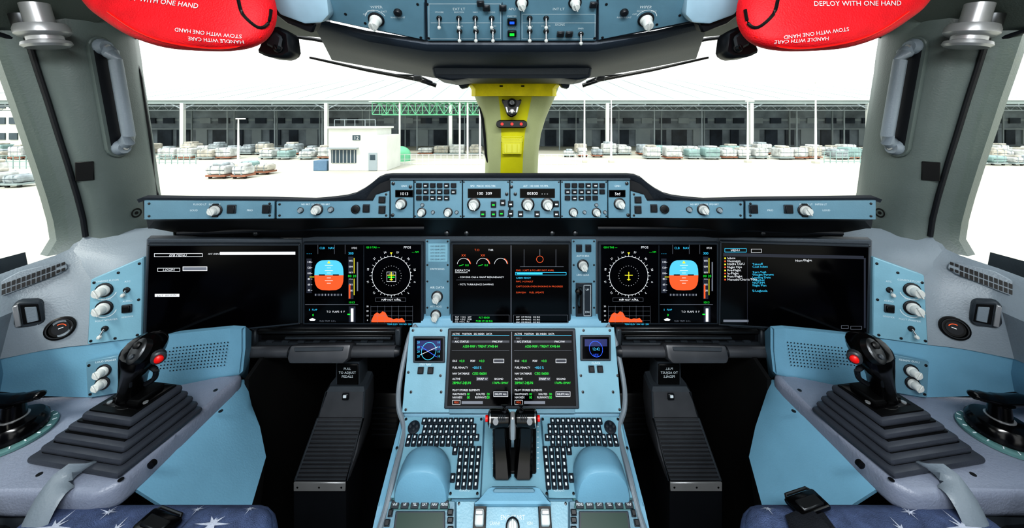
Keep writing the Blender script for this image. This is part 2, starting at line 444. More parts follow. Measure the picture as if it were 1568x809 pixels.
# ================================================================ SHELL
g=G('floor');g.wbox((0,.2,-.03),(2.3,3.4,.05),'dark_plastic');
for i in range(-5,6):g.wbox((i*.2,.2,-.003),(.004,3.3,.006),'mid_plastic')
g.done()
def row(items):return [P(*i) for i in items]
def pillar():
    g=G('window_pillar')
    data=[(-60,55,195),(0,45,200),(35,36,203),(60,42,205),(85,50,209),(110,58,212),(155,73,219),(200,87,226),(250,103,233),(300,118,240),(335,127,250),(362,131,264),(385,118,275)]
    grid=[]
    for v,a,b in data:
        xl=-1.03 if v<362 else -1.028;dl=abs(xl)*F/(CX-a)
        dr=1.0*F/(CX-b) if v>0 else .9
        L=P(a,v,dl);R=P(b,v+(0 if v<300 else (v-300)*.1),dr)
        r=[L+Vector((-.03,-.03,0)),L]
        for t,bu in ((.12,.022),(.3,.036),(.5,.04),(.72,.036),(.9,.02)):
            r.append(L.lerp(R,t)+Vector((bu,-bu*.6,0)))
        r+= [R,R+Vector((-.03,.04,0))];grid.append(r)
    g.patch(grid,'post_grey',Vector((-.03,.01,0)))
    bv=g.bvh()
    g.tube([P(a,v,1.03*F/(CX-a)-.004) for v,a,b in data[2:12]],.005,'dark_plastic',8)
    def hit(u,v):
        h=bv.ray_cast(C,ray(u,v));n=h[1];n=n if n.dot(C-h[0])>0 else -n
        return h[0],n
    def hfr(u,v):
        p,n=hit(u,v);y=ZA-n*n.dot(ZA);x=y.normalized().cross(n);return Fr(p,x,y)
    f=hfr(130,262);g.box(f.M(130,262,.0),.028,.045,.004,'black',.001)
    f=hfr(208,326);arc(g,f,208,326,6,2,'black',.002);disc(g,f,208,326,2.5,'black',.002)
    g.both()
    h=G('grab_handle')
    p0,n0=hit(152,72);p1,n1=hit(180,226)
    n=(n0+n1).normalized();ax=(p1-p0)
    y=(-ax).normalized();fr=Fr((p0+p1)/2+n*.001,y.cross(n),y)
    L=ax.length
    def stad(w,l,k=10):
        o=[]
        for i in range(k+1):
            a=math.pi*i/k;o.append((w*math.cos(a),l+w*math.sin(a)))
        for i in range(k+1):
            a=math.pi+math.pi*i/k;o.append((w*math.cos(a),-l+w*math.sin(a)))
        return o
    h.prism(fr.M0(),stad(.024,L/2),-.004,.006,'post_grey',.002)
    h.prism(fr.M0(),stad(.017,L/2-.01),.003,.0075,'dark_plastic',0)
    pts=[]
    for t in range(17):
        s=t/16;b=min(1,math.sin(math.pi*s)*3.6)
        pts.append(p0.lerp(p1,s)+n*(.006+.024*b)+fr.x*.004)
    h.tube(pts,[.014,.015]+[.0125]*13+[.015,.014],'trim_grey',12)
    for q in (p0,p1):
        h.lathe(Matrix.Translation(q)@fr.M0().to_3x3().to_4x4(),[(.019,0),(.019,.012),(.014,.02)],'trim_grey',16)
        h.lathe(Matrix.Translation(q+n*.02)@fr.M0().to_3x3().to_4x4(),[(.006,0),(.006,.004)],'alu',10)
    h.both()
pillar()
def sidewall(name_l,name_r):
    g=G(name_l)
    top=row([(-400,560,.463),(-160,485,.583),(0,425,.705),(30,414,.73),(60,404,.752),(90,394,.778),(112,384,.80),(128,362,.822)])
    top2=[p+Vector((-.03,0,-.012)) for p in top]
    mid=row([(-400,640,.45),(-160,545,.57),(0,478,.70),(30,470,.72),(60,462,.742),(95,452,.765),(130,440,.785),(150,430,.79)])
    mid=[p+Vector((.025,0,0)) for p in mid]
    bot=row([(-400,735,.45),(-160,618,.57),(0,550,.700),(35,543,.715),(70,536,.728),(105,531,.742),(137,528,.754),(140,527,.756)])
    und=[p+Vector((-.02,.03,-.004)) for p in bot]
    g.patch([top2,[p+Vector((-.008,0,.004)) for p in top],[p+Vector((.006,0,-.006)) for p in top],mid,bot,und],'trim_grey')
    g.patch([row([(112,384,.80),(128,362,.822),(190,352,.87),(264,345,.93)]),
             row([(112,384,.80),(150,383,.815),(200,372,.85),(266,366,.90)]),
             row([(125,400,.795),(160,400,.80),(205,392,.82),(232,385,.84)]),
             row([(132,440,.785),(165,425,.79),(205,408,.80),(226,398,.81)])],'trim_grey')
    bv=g.bvh()
    def hfr(u,v):
        h=bv.ray_cast(C,ray(u,v));n=h[1];n=n if n.dot(C-h[0])>0 else -n
        y=ZA-n*n.dot(ZA);return Fr(h[0],y.normalized().cross(n),y)
    f=hfr(50,430)
    poly(g,f,[(-8,436),(30,416),(85,403),(102,404),(104,412),(90,421),(45,438),(2,456),(-8,458)],-.02,.006,'trim_grey',.002)
    for i in range(13):
        u=2+i*7.6;v=443-i*2.75
        for dv in (-6,3):
            s=1 if i<11 else .6
            poly(g,f,[(u,v+dv),(u+5.6,v+dv-2),(u+5.6,v+dv+7*s-2),(u,v+dv+7*s)],.0055,.0075,'black')
    f=hfr(43,480)
    poly(g,f,[(20,466),(30,460),(60,459),(66,464),(70,490),(62,497),(28,501),(20,496)],-.01,.007,'mid_plastic',.003)
    poly(g,f,[(33,464),(60,463),(65,489),(38,494)],.007,.009,'black',.0005)
    poly(g,f,[(22,466),(30,463),(36,495),(26,497)],.007,.013,'alu',.001)
    poly(g,f,[(40,467),(58,466),(62,487),(44,491)],.009,.0115,'trim_grey',.001)
    f=hfr(94,502);k=f.k(94,502)
    g.lathe(f.M(94,502,-.005),[(16*k,0),(16*k,.012),(14*k,.014),(12*k,.008),(1*k,.008)],'black',28)
    disc(g,f,94,502,9,'dark_plastic',.005);arc(g,f,94,502,6,1.1,'d_orange',.0065,20,120);line(g,f,91,503,99,500,.8,'d_white',.0065)
    arc(g,f,94,502,13,1.2,'steel_dark',.0102)
    cols=[((-400,735,.45),(-400,800,.49)),((-160,618,.57),(-160,665,.60)),((0,550,.703),(0,600,.74)),((70,536,.73),(70,607,.742)),((137,528,.756),(150,609,.75)),((220,517,.781),(225,598,.778)),((300,508,.797),(300,586,.80)),((352,503,.81),(350,577,.816)),((370,504,.83),(366,574,.83)),((380,512,.88),(374,580,.88))]
    a=row([c[0] for c in cols]);b=row([c[1] for c in cols])
    g.patch([a,[p.lerp(q,.5)+Vector((0,.004,0)) for p,q in zip(a,b)],b],'lining_blue',Vector((0,.012,0)))
    f=Fr(P(300,508,.797),P(352,503,.81)-P(220,517,.781),P(300,508,.797)-P(300,586,.80))
    for r in range(8):
        for c in range(20):
            u=250+c*5.2-r*.8;v=535+r*5-c*.55
            if (r in(0,7)) and c<3:continue
            disc(g,f,u,v,1.0,'black',-.0005,6)
    f=Fr(P(150,560,.752),P(220,517,.778)-P(137,528,.756),P(150,545,.755)-P(150,609,.75))
    poly(g,f,[(134,553),(193,541),(197,598),(137,608)],-.004,.004,'panel_blue',.001)
    knob(g,f,162,566,7,1.5,lift=.004);knob(g,f,160,585,7,1.5,lift=.004)
    for u,v in ((139,558),(188,547),(191,595),(141,602)):screw(g,f,u,v,2,.004)
    label(g,f,165,551,'LOUD SPEAKER',2.6,lift=.0045)
    hd=[[Vector((-.55,y,EYE+.52)) for y in (-.8,0,.4,.62,.78,.9)],[Vector((-.80,y,EYE+.42)) for y in (-.8,0,.4,.62,.76,.88)],
        [Vector((-.97,y,EYE+z)) for y,z in ((-.8,.32),(0,.3),(.4,.28),(.62,.27),(.72,.25),(.80,.24))],
        [Vector((-1.035,y,EYE+z)) for y,z in ((-.8,.20),(0,.20),(.4,.2),(.62,.2),(.70,.2),(.75,.19))],
        [Vector((-1.06,y,EYE+z)) for y,z in ((-.8,.19),(0,.19),(.4,.19),(.62,.19),(.70,.19),(.75,.18))]]
    g.patch(hd,'ceiling_grey')
    g.patch([[W(-1.14,-.9,-.3),W(-1.14,.8,-.3)],[W(-1.14,-.9,-1.25),W(-1.1,.9,-1.25)]],'trim_grey_dark')
    g.done(name=name_l);g.done(mirror=-.01,name=name_r)
sidewall('wall_left','wall_right')
wl=[P(742,290,1.33),P(744,235,1.30),P(736,165,1.26),P(718,118,1.22),P(480,60,1.12),P(330,57,1.01),P(207,57,.915),P(214,120,.925),P(228,210,.945),P(242,305,.97),P(300,330,1.03),P(520,320,1.2)]
for nm,mir in (('window_1',None),('window_2',-.005)):
    g=G(nm);c=crom(wl,6);g.raw(wl,[list(range(len(wl)))],'glass');g.tube(list(c)+[c[0],c[1]],.006,'dark_plastic',8);g.done(mirror=mir)
ws=[W(-1.06,-.5,.19),W(-1.055,.68,.19),P(42,66,.735),P(60,110,.755),P(89,200,.785),P(120,300,.82),P(132,355,.835),P(112,386,.812),P(60,406,.765),P(0,428,.72),W(-1.10,.3,-.33),W(-1.1,-.5,-.33)]
for nm,mir in (('window_3',None),('window_4',-.01)):
    g=G(nm);g.raw(ws,[list(range(len(ws)))],'glass');g.tube(ws+[ws[0]],.005,'dark_plastic',8);g.done(mirror=mir)
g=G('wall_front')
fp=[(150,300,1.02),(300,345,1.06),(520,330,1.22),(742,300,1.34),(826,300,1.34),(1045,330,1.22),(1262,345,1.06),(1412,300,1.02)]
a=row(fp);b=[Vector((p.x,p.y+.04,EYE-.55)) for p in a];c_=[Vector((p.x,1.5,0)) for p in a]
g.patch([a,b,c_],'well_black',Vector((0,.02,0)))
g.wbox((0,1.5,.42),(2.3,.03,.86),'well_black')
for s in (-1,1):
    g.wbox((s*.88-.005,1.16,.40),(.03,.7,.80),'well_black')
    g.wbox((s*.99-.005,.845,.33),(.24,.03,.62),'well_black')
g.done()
g=G('windshield_center_pillar')
rows=[(90,705,870,1.20),(118,713,862,1.22),(135,720,856,1.235),(150,727,850,1.245),(165,733,843,1.255),(182,738,836,1.27),(205,742,829,1.28),(235,743,825,1.30),(265,742,824,1.33),(300,738,828,1.36)]
def cp(tb,mt):
    g.patch([[P(a,v,d).lerp(P(b,v,d),t)+Vector((0,-bu,0)) for t,bu in tb] for v,a,b,d in rows],mt)
cp(((0,-.02),(.02,.0),(.1,.02),(.2,.032),(.3,.043)),'post_side')
cp(((.7,.043),(.8,.032),(.9,.02),(.98,0),(1,-.02)),'post_side')
cp(((.3,.043),(.42,.05),(.5,.051),(.58,.05),(.7,.043)),'post_olive')
g.patch([[P(a,v,d) for a,d in ((715,1.2),(722,1.17),(750,1.155),(784,1.15),(820,1.155),(852,1.17),(860,1.2))] for v in (121,124,129)]+
        [[P(a,v,d) for a,d in ((722,1.2),(728,1.17),(750,1.15),(784,1.145),(820,1.15),(846,1.17),(852,1.2))] for v in (136,147)],'yellow_pad',Vector((0,.015,0)))
f2=Fr(P(784,135,1.142),XA,P(784,124,1.145)-P(784,146,1.138))
rect(g,f2,753,126.5,816,128,0,.003,'black');rect(g,f2,765,131,770,133,0,.003,'black');rect(g,f2,798,131,803,133,0,.003,'black')
f3=Fr(P(784,165,1.18),XA,ZA)
poly(g,f3,[(768,152),(778,155),(789,155),(799,152),(797,160),(793,163),(791,176),(783,180),(776,176),(774,163),(770,160)],-.02,.02,'black',.004)
knob(g,f3,784,158,5,1.0,'steel_dark',lift=.02);g.lathe(f3.M(784,171,.02),[(.010,0),(.010,.012),(.005,.014)],'chrome',14)
poly(g,f3,[(774,164),(777,164),(779,173),(776,173)],.02,.026,'alu',.001);poly(g,f3,[(794,164),(791,164),(789,173),(792,173)],.02,.026,'alu',.001)
f4=Fr(P(784,190,1.195),XA,ZA)
poly(g,f4,[(760,187),(764,184),(803,184),(807,187),(807,193),(803,196),(764,196),(760,193)],-.03,.012,'black',.003)
for u in (769,784,798):disc(g,f4,u,190,2.2,'d_red',.0125)
f5=Fr(P(784,222,1.222),XA,ZA)
rect(g,f5,769,211,799,236,-.03,.003,'post_olive',.001);rect(g,f5,772,220,796,234,.003,.005,'label_y',.001)
orect(g,f5,768,209,800,218,'label_y',.0045,.8);label(g,f5,784,213.5,'TRANSPONDER',2.4,'label_y',lift=.0045)
for u in (776,784,792):rect(g,f5,u-.7,221,u+.7,233,.005,.0065,'post_olive')
g.done()

# ================================================================ GLARESHIELD
g=G('glareshield')
def lerp(a,b,t):return a+(b-a)*t
prof=[(214,302),(222,299),(300,300),(400,301),(480,303),(505,301),(530,298),(545,294),(558,287),(568,280),(580,270),(590,266),(600,265)]
def gcol(u,vt):
    t=max(0,min(1,(u-218)/(598-218)));df=lerp(.75,.84,t)
    vfb=lerp(335,333,t)
    dp=lerp(.785,.95,min(1,max(0,(u-227)/(461-227))))
    if u<240:dp=.79
    X=(u-CX)/F
    sl=(HY-vt)/F
    if u>596:vft=275
    elif u>560:vft=min(307,vt+12)
    else:vft=lerp(305,307,t)
    vft=max(vft,vt+5)
    pts=[Vector((X*df*1.04,df+.40 if u>400 else df+.27,0)),Vector((X*df*1.02,df+.12,0)),Vector((X*df,df+.03,0)),Vector((X*df,df+.006,0)),Vector((X*df,df-.006,0)),Vector((X*df,df-.002,0)),Vector((X*df,df+.006,0)),Vector((X*df,df+.008,0)),Vector((X*df,df+.03,0)),Vector((X*dp*.99,dp+.01,0))]
    zs=[sl*1.25*pts[0].y,sl*1.04*pts[1].y,sl*pts[2].y,sl*pts[3].y,sl*df-.004,sl*df-.012,(HY-vft)/F*df,(HY-vfb)/F*df-.001,(HY-vfb)/F*df-.014,(HY-(366 if u>240 else 352))/F*dp]
    for p,z in zip(pts,zs):p.z=z+EYE
    return pts
left=[gcol(u,v) for u,v in prof]
CXM=-.0055
right=[[Vector((2*CXM-p.x,p.y,p.z)) for p in c] for c in reversed(left)]
cols=left+right
R=len(cols[0])
g.patch([[c[r] for c in cols] for r in range(0,7)],'glare_top')
g.patch([[c[r] for c in cols] for r in range(6,9)],'dark_plastic')
g.patch([[c[r] for c in cols] for r in range(8,R)],'black')
for c in (cols[0],cols[-1]):
    cc=list(c);g.raw(cc,[list(range(len(cc)))],'glare_top')
g.tube([P(272,357,.82),P(460,350,.90),P(650,349,.90)],.006,'dark_plastic',8)
g.tube([P(1290,357,.82),P(1104,350,.90),P(915,349,.90)],.006,'dark_plastic',8)
for u in (360,395,685,715,845,880,1165,1200):
    g.lathe(Fr(P(u,356,.88),XA,ZA).M(u,356,0),[(.006,0),(.006,.01),(.003,.012)],'steel_dark',10)
g.done()
g=G('autopilot_control_panel')
for fr,m in ((frGL,0),(frGR,1)):
    U=lambda u:(1562-u if m else u)
    poly(g,fr,[(U(224),306),(U(422),307.5),(U(422),334),(U(224),335.5)],-.001,.006,'panel_blue',.001)
    poly(g,fr,[(U(425),307.5),(U(572),308),(U(576),298),(U(597),292),(U(597),333),(U(425),334)],-.001,.006,'panel_blue',.001)
    L=.006
    for u,v in ((232,311),(415,311),(232,330),(415,329),(430,312),(430,329),(592,297),(592,329)):screw(g,fr,U(u),v,1.8,L)
    g.box(fr.M(U(333),321,L),.012,.03,.003,'black',.001);knob(g,fr,U(333),321,7,1.3,lift=L)
    button(g,fr,U(358),319,12,13,L,);button(g,fr,U(411),319,12,13,L)
    knob(g,fr,U(487),320,6.5,1.4,lift=L);knob(g,fr,U(462),321,3.4,1.2,'knob_grey',lift=L);knob(g,fr,U(508),320,3.4,1.2,'knob_grey',lift=L)
    g.lathe(fr.M(U(546),319,L),[(.010,0),(.010,.006),(.007,.007)],'black',16);arc(g,fr,U(546),319,4.5,.8,'steel_dark',L+.0072)
    button(g,fr,U(562),318,10,12,L);button(g,fr,U(586),305,10,10,L);button(g,fr,U(586),320,10,12,L)
    label(g,fr,U(320),312,'FLOOD LT   INTEG LT',2.6,lift=L+.0005)
    label(g,fr,U(485),312,'ND BRT  OUTER  PFD BRT',2.4,lift=L+.0005)
    label(g,fr,U(300),321,'LOUD',2.6,lift=L+.0005);label(g,fr,U(385),321,'PRIO',2.6,lift=L+.0005)
fr=frG
for a,b in ((599,634),(635,708),(709,780),(781,857),(858,929),(930,963)):
    rect(g,fr,a+.4,275,b,333,.0,.007,'panel_blue',.001)
rect(g,fr,599,272,963,275,0,.012,'trim_grey_dark',.001)
L=.007
def lcd(u0,v0,u1,v1,t):
    rect(g,fr,u0-1,v0-1,u1+1,v1+1,L,L+.002,'black',.0005)
    frect(g,fr,u0,v0,u1,v1,'screen',L+.0022);label(g,fr,(u0+u1)/2,(v0+v1)/2,t,4.6,'d_white',lift=L+.0028)
lcd(608,291,633,300,'1013');lcd(718,289,766,301,'100  309');lcd(797,289,848,301,'00300   - - -');lcd(932,291,955,300,'Std')
for u,v,r in ((616,311,6.5),(647,324,5.2),(687,324,5.2),(726,312,7.5),(808,312,7.5),(838,312,7.5),(877,324,5.2),(912,324,5.2),(947,311,6.5)):
    knob(g,fr,u,v,r,1.5,lift=L)
for r in range(3):
    for c in range(6):
        if r<2 or c<5:
            button(g,fr,643+c*10.5,283+r*9.5,8.2,7,L,led='label' if random.random()<.6 else None)
            button(g,fr,868+c*10.5,283+r*9.5,8.2,7,L,led='label' if random.random()<.6 else None)
for u,v in ((664,324),(700,324),(894,324),(925,324),(648,313),(912,313)):knob(g,fr,u,v,2.2,1.2,'knob_grey',lift=L)
for u,v in ((756,312),(756,326),(770,309),(782,311),(782,325),(768,325),(797,326),(822,326),(851,326),(851,311),(740,326)):button(g,fr,u,v,8,9,L,led='d_green' if random.random()<.3 else 'label')
for u,v in ((783,285),(776,296),(789,296),(603,328),(630,285),(960,328),(604,280),(958,280)):
    g.lathe(fr.M(u,v,L),[(.004,0),(.004,.003),(.002,.004)],'steel_dark',10)
for u in (637,706,711,778,784,855,860,927):
    screw(g,fr,u,278,1.3,L);screw(g,fr,u,330,1.3,L)
label(g,fr,740,284,'SPD   MACH  HDG TRK',2.6,lift=L+.0005);label(g,fr,820,284,'ALT   100 1000  V/S FPA',2.6,lift=L+.0005)
label(g,fr,620,284,'QNH',2.6,lift=L+.0005);label(g,fr,944,284,'QNH',2.6,lift=L+.0005)
g.done()

# ================================================================ MAIN PANEL
g=G('instrument_panel')
rect(g,frC,462,362,1102,499,-.05,-.001,'trim_grey_dark',.002)
poly(g,frL,[(224,366),(463,366),(463,498),(218,520)],-.03,-.001,'trim_grey_dark',.002)
poly(g,frR,[(1098,363),(1336,368),(1332,513),(1098,501)],-.03,-.001,'trim_grey_dark',.002)
poly(g,frSL,[(140,428),(221,393),(219,517),(135,527)],-.015,.003,'panel_blue_light',.002)
poly(g,frSR,[(1336,393),(1414,421),(1420,528),(1334,516)],-.015,.003,'panel_blue_light',.002)
rect(g,frC,652,366,689,495,0,.004,'panel_blue',.001)
rect(g,frC,875,366,912,495,0,.004,'panel_blue',.001)
L=.004
rect(g,frC,656,372,686,400,L,.0055,'panel_blue_light',.001)
for i in range(5):label(g,frC,671,376+i*5,'LDG GEAR LIMITS',2,'trim_grey_dark',lift=.006)
label(g,frC,670,439,'AIR DATA',3.4,lift=.005);knob(g,frC,670,453,6.5,1.6,lift=L);label(g,frC,668,468,'ATT HDG',2.8,lift=.005);knob(g,frC,668,481,6,1.6,lift=L)
label(g,frC,670,411,'SWITCHING',2.8,lift=.005)
for u in (655,686,878,909):
    for v in (369,405,430,470,492):screw(g,frC,u,v,1.5,L)
for u,v in ((886,379),(900,379)):button(g,frC,u,v,9,11,L)
knob(g,frC,892,405,6.5,1.6,lift=L);label(g,frC,892,391,'AUTO BRK',2.8,lift=.005);label(g,frC,892,420,'LDG GEAR',2.8,lift=.005)
rect(g,frC,881,432,906,484,L,.006,'bezel',.001)
rect(g,frC,884,438,890,478,.006,.0075,'black')
g.tube([P(887,470,.945),P(886,458,.91),P(886,447,.895)],[.004,.004,.005],'black_gloss',10)
g.lathe(Fr(P(886,445,.89),XA,ZA).M(886,446,-.005),[(.007,0),(.009,.005),(.008,.012),(.003,.014)],'black_gloss',16)
orect(g,frC,893,435,904,482,'label',.0065,.6);label(g,frC,898.5,442,'UP',3,lift=.0065);label(g,frC,898.5,476,'DN',3,lift=.0065)
for fr,m in ((frSL,0),(frSR,1)):
    U=lambda u:(1556-u if m else u)
    L2=.003
    for u,v in ((162,443),(162,470)):
        knob(g,fr,U(u),v,8,1.5,lift=L2);arc(g,fr,U(u),v,15,1,'label',.0035,200,340)
    g.box(fr.M(U(197),471,L2),.018,.018,.004,'mid_plastic',.001);g.box(fr.M(U(197),471,L2+.003),.014,.014,.004,'black',.001)
    toggle(g,fr,U(163),502,9,L2);toggle(g,fr,U(196),443,6,L2)
    for u,v in ((146,432),(215,403),(212,512),(141,521),(183,417),(143,478),(214,458),(178,517)):screw(g,fr,U(u),v,2,L2)
    for v,t in ((429,'CONSOLE FLOOR'),(457,'MAP LT'),(489,'FOOT WARMER')):label(g,fr,U(165),v,t,2.6,lift=.0035)
    label(g,fr,U(197),460,'AUDIO',2.6,lift=.0035);label(g,fr,U(197),430,'ATC',2.6,lift=.0035);label(g,fr,U(197),484,'SIDESTICK',2.2,lift=.0035)
g.done()
LF=.0145
def display(g,fr,q):
    cx=sum(p[0] for p in q)/4;cy=sum(p[1] for p in q)/4
    poly(g,fr,q,0,.012,'bezel',.002)
    ins=[(u+(3.5 if u<cx else -3.5),v+(3.2 if v<cy else -3.2)) for u,v in q]
    poly(g,fr,ins,.010,.0135,'screen',.0006)
    for u,v in q:
        screw(g,fr,u+(1.8 if u<cx else -1.8),v+(1.6 if v<cy else -1.6),1,.012)
def pfd(g,fr,cx):
    Z=LF
    cy=418
    def half(sgn,mt):
        pts=[]
        for i in range(13):
            a=math.pi*i/12
            x=22*math.copysign(abs(math.cos(a))**.55,math.cos(a));y=23*abs(math.sin(a))**.7
            pts.append((cx+x,cy-sgn*y if sgn>0 else cy+y))
        flat(g,fr,pts,mt,Z)
    half(1,'d_sky');half(-1,'d_orange')
    rect(g,fr,cx-15,cy-1.2,cx-6,cy+.4,Z-.0005,Z+.0006,'screen');rect(g,fr,cx+6,cy-1.2,cx+15,cy+.4,Z-.0005,Z+.0006,'screen')
    for i,dv in enumerate((-15,-11,-7,-3.5,4,8,12)):
        w=(6,3,6,3,3,6,3)[i];frect(g,fr,cx-w,cy+dv-.3,cx+w,cy+dv+.3,'d_white',Z+.0007)
    flat(g,fr,[(cx,cy-22),(cx-2.5,cy-18),(cx+2.5,cy-18)],'d_yellow',Z+.0007)
    frect(g,fr,cx-34,cy-25,cx-26,cy+27,'d_dk',Z);frect(g,fr,cx+29,cy-28,cx+37,cy+36,'d_dk',Z)
    for i in range(6):
        label(g,fr,cx-30,cy-20+i*8.5,str(140-i*20),2.8,'d_white',lift=Z+.0006)
        frect(g,fr,cx-27,cy-20+i*8.5,cx-25,cy-19.4+i*8.5,'d_white',Z+.0005)
        label(g,fr,cx+33,cy-22+i*9,'%03d'%(5-i if i<5 else 0),2.8,'d_white',lift=Z+.0006)
    frect(g,fr,cx+29,cy-3,cx+42,cy+5,'screen',Z+.0007);label(g,fr,cx+35,cy+1,'00 20',3.8,'d_green',lift=Z+.001)
    frect(g,fr,cx+30,cy+14,cx+32.5,cy+35,'d_orange',Z+.0007)
    frect(g,fr,cx+37.5,cy-26,cx+38.5,cy+30,'d_yellow',Z+.0003);frect(g,fr,cx+42,cy-20,cx+44,cy+24,'d_grey',Z)
    frect(g,fr,cx-29,cy+2,cx-22,cy+3,'d_yellow',Z+.0008)
    label(g,fr,cx-30,cy-33,'- - -',3.5,'d_cyan',lift=Z);label(g,fr,cx-3,cy-41,'CLB    NAV',3.2,'d_cyan',lift=Z)
    label(g,fr,cx+33,cy-33,'300',3.8,'d_cyan',lift=Z);label(g,fr,cx+38,cy-41,'1FD2',2.8,'d_white',lift=Z);label(g,fr,cx+34,cy+41,'1013',3.3,'d_green',lift=Z)
    for u in (-17,8,24):frect(g,fr,cx+u,cy-46,cx+u+.5,cy-32,'d_grey',Z)
    frect(g,fr,cx-22,cy+28,cx+20,cy+31,'d_dk',Z)
    for i in range(9):frect(g,fr,cx-20+i*4.8,cy+28,cx-19.5+i*4.8,cy+31,'d_white',Z+.0003)
    frect(g,fr,cx-36,cy+44,cx+44,cy+44.5,'d_grey',Z)
    label(g,fr,cx-24,cy+60,'0',3.6,'d_green',lift=Z);flat(g,fr,[(cx-30,cy+67),(cx-25,cy+64.5),(cx-20,cy+67),(cx-22,cy+69),(cx-28,cy+69)],'d_white',Z)
    label(g,fr,cx+10,cy+55,'T.O  FLAPS  0  F',2.8,'d_white',lift=Z);label(g,fr,cx-24,cy+52,'S   FLAP',2.6,'d_cyan',lift=Z)
    frect(g,fr,cx+30,cy+47,cx+40,cy+71,'d_dk',Z);frect(g,fr,cx+33,cy+50,cx+37,cy+70,'d_white',Z+.0004);frect(g,fr,cx+28,cy+58,cx+32,cy+60,'d_green',Z+.0006)
    label(g,fr,cx-2,cy+69,'RUD TRIM  0.3 L',2.4,'d_grey',lift=Z)
def nd(g,fr,cx,m):
    Z=LF;cy=419
    arc(g,fr,cx,cy,29,.6,'d_white',Z,0,360,60)
    for i in range(36):
        a=math.radians(i*10);r=33 if i%3==0 else 31
        line(g,fr,cx+29*math.cos(a),cy+29*math.sin(a),cx+r*math.cos(a),cy+r*math.sin(a),.55,'d_white',Z)
    for i in range(12):
        a=math.radians(i*30+15)
        label(g,fr,cx+36.5*math.cos(a),cy-36.5*math.sin(a),str((33-i*3)%36),2.9,'d_white',lift=Z,rot=a-math.pi/2)
    for i in range(24):
        a=math.radians(i*15);disc(g,fr,cx+15*math.cos(a),cy+15*math.sin(a),.5,'d_white',Z,5)
    for p in ((cx,cy-6,cx,cy+7),(cx-6,cy-1,cx+6,cy-1),(cx-2.5,cy+5.5,cx+2.5,cy+5.5)):line(g,fr,*p,1.2,'d_yellow',Z+.0004)
    if m==0:
        orect(g,fr,cx-7,cy-6,cx+7,cy+9,'d_white',Z,.5);frect(g,fr,cx-5,cy+1,cx+5,cy+3,'d_green',Z+.0003);frect(g,fr,cx-4,cy-4,cx+4,cy-2,'d_grey',Z+.0003)
    flat(g,fr,[(cx,cy-32),(cx-2,cy-35.5),(cx+2,cy-35.5)],'d_yellow',Z+.0004)
    label(g,fr,cx-38,cy-43,'GS 0 TAS ---',2.8,'d_green','L',lift=Z);label(g,fr,cx+24,cy-43,'PPOS',3.4,'d_white',lift=Z)
    label(g,fr,cx+36,cy-36,'--.- NM',2.4,'d_green',lift=Z)
    frect(g,fr,cx-32,cy+44,cx+33,cy+70,'screen',Z-.0005)
    pts=[(cx-30,cy+70)]
    hs=[4,16,20,17,22,20,10,9,6,8,7,9,3]
    for i,h in enumerate(hs):
        pts.append((cx-30+i*4.2,cy+70-h*.75))
    pts.append((cx-30+12*4.2,cy+70));flat(g,fr,pts,'d_orange',Z+.0002)
    for i in range(4):
        frect(g,fr,cx-31,cy+46+i*7,cx+32,cy+46.3+i*7,'d_grey',Z+.0004);label(g,fr,cx-36,cy+46+i*7,str(30-i*10),2.4,'d_white',lift=Z)
    for i in range(7):frect(g,fr,cx-31+i*10.5,cy+45,cx-30.7+i*10.5,cy+71,'d_grey',Z+.0004)
    orect(g,fr,cx-24,cy+33,cx+22,cy+39,'d_grey',Z,.4);label(g,fr,cx,cy+36,'MAP NOT AVAIL',2.8,'d_white',lift=Z+.0005)
    label(g,fr,cx+12,cy+73,'TERR ELEV  ON ND  250',2.4,'d_cyan',lift=Z)
g=G('flight_display')
display(g,frC,[(467,369),(650,369),(650,494),(467,494)]);frect(g,frC,560,373,561,490,'bezel',LF)
pfd(g,frC,508);nd(g,frC,602,0);g.done()
g=G('flight_display')
display(g,frC,[(915,369),(1097,369),(1097,494),(915,494)]);frect(g,frC,1005,373,1006,490,'bezel',LF)
nd(g,frC,960,1);pfd(g,frC,1043);g.done(name='flight_display.001')
g=G('engine_warning_display')
display(g,frC,[(691,369),(873,369),(873,494),(691,494)]);frect(g,frC,782,373,783,490,'d_grey',LF)
fr=frC;Z=LF
for cx,t in ((711,'0.0'),(740,'0.0'),(767,'')):
    arc(g,fr,cx,402,9.5,.6,'d_white',Z,10,175);arc(g,fr,cx,402,10.6,1.1,'d_orange',Z+.0004,5,60)
    if t:
        label(g,fr,cx,388,'XX',3.4,'d_orange',lift=Z);line(g,fr,cx,402,cx-7,404,.7,'d_green',Z+.0003);label(g,fr,cx+5,403,t,3,'d_green',lift=Z)
label(g,fr,731,380,'T.O',3.2,'d_orange',lift=Z);label(g,fr,752,380,'THR',2.8,'d_white',lift=Z)
label(g,fr,698,411,'DISPATCH',3.4,'d_white','L',lift=Z);frect(g,fr,698,414,717,414.5,'d_white',Z)
label(g,fr,703,421,'- COM DIG CAB & MAINT REDUNDANCY',2.6,'d_white','L',lift=Z);label(g,fr,703,432,'- F/CTL TURBULENCE DAMPING',2.6,'d_white','L',lift=Z)
frect(g,fr,700,425,752,425.3,'d_grey',Z)
for i,(a,b) in enumerate((('TAT','SAT'),('GW','FOB'),('CG','FU'))):
    label(g,fr,698,481+i*3.4,a+'  +15 C   '+b,2.3,'d_white','L',lift=Z);
label(g,fr,742,482,'FLT 00:00',2.8,'d_green',lift=Z);label(g,fr,742,487,'FOB 17120 KG',2.8,'d_green',lift=Z);orect(g,fr,694,478,780,490,'d_grey',Z,.4)
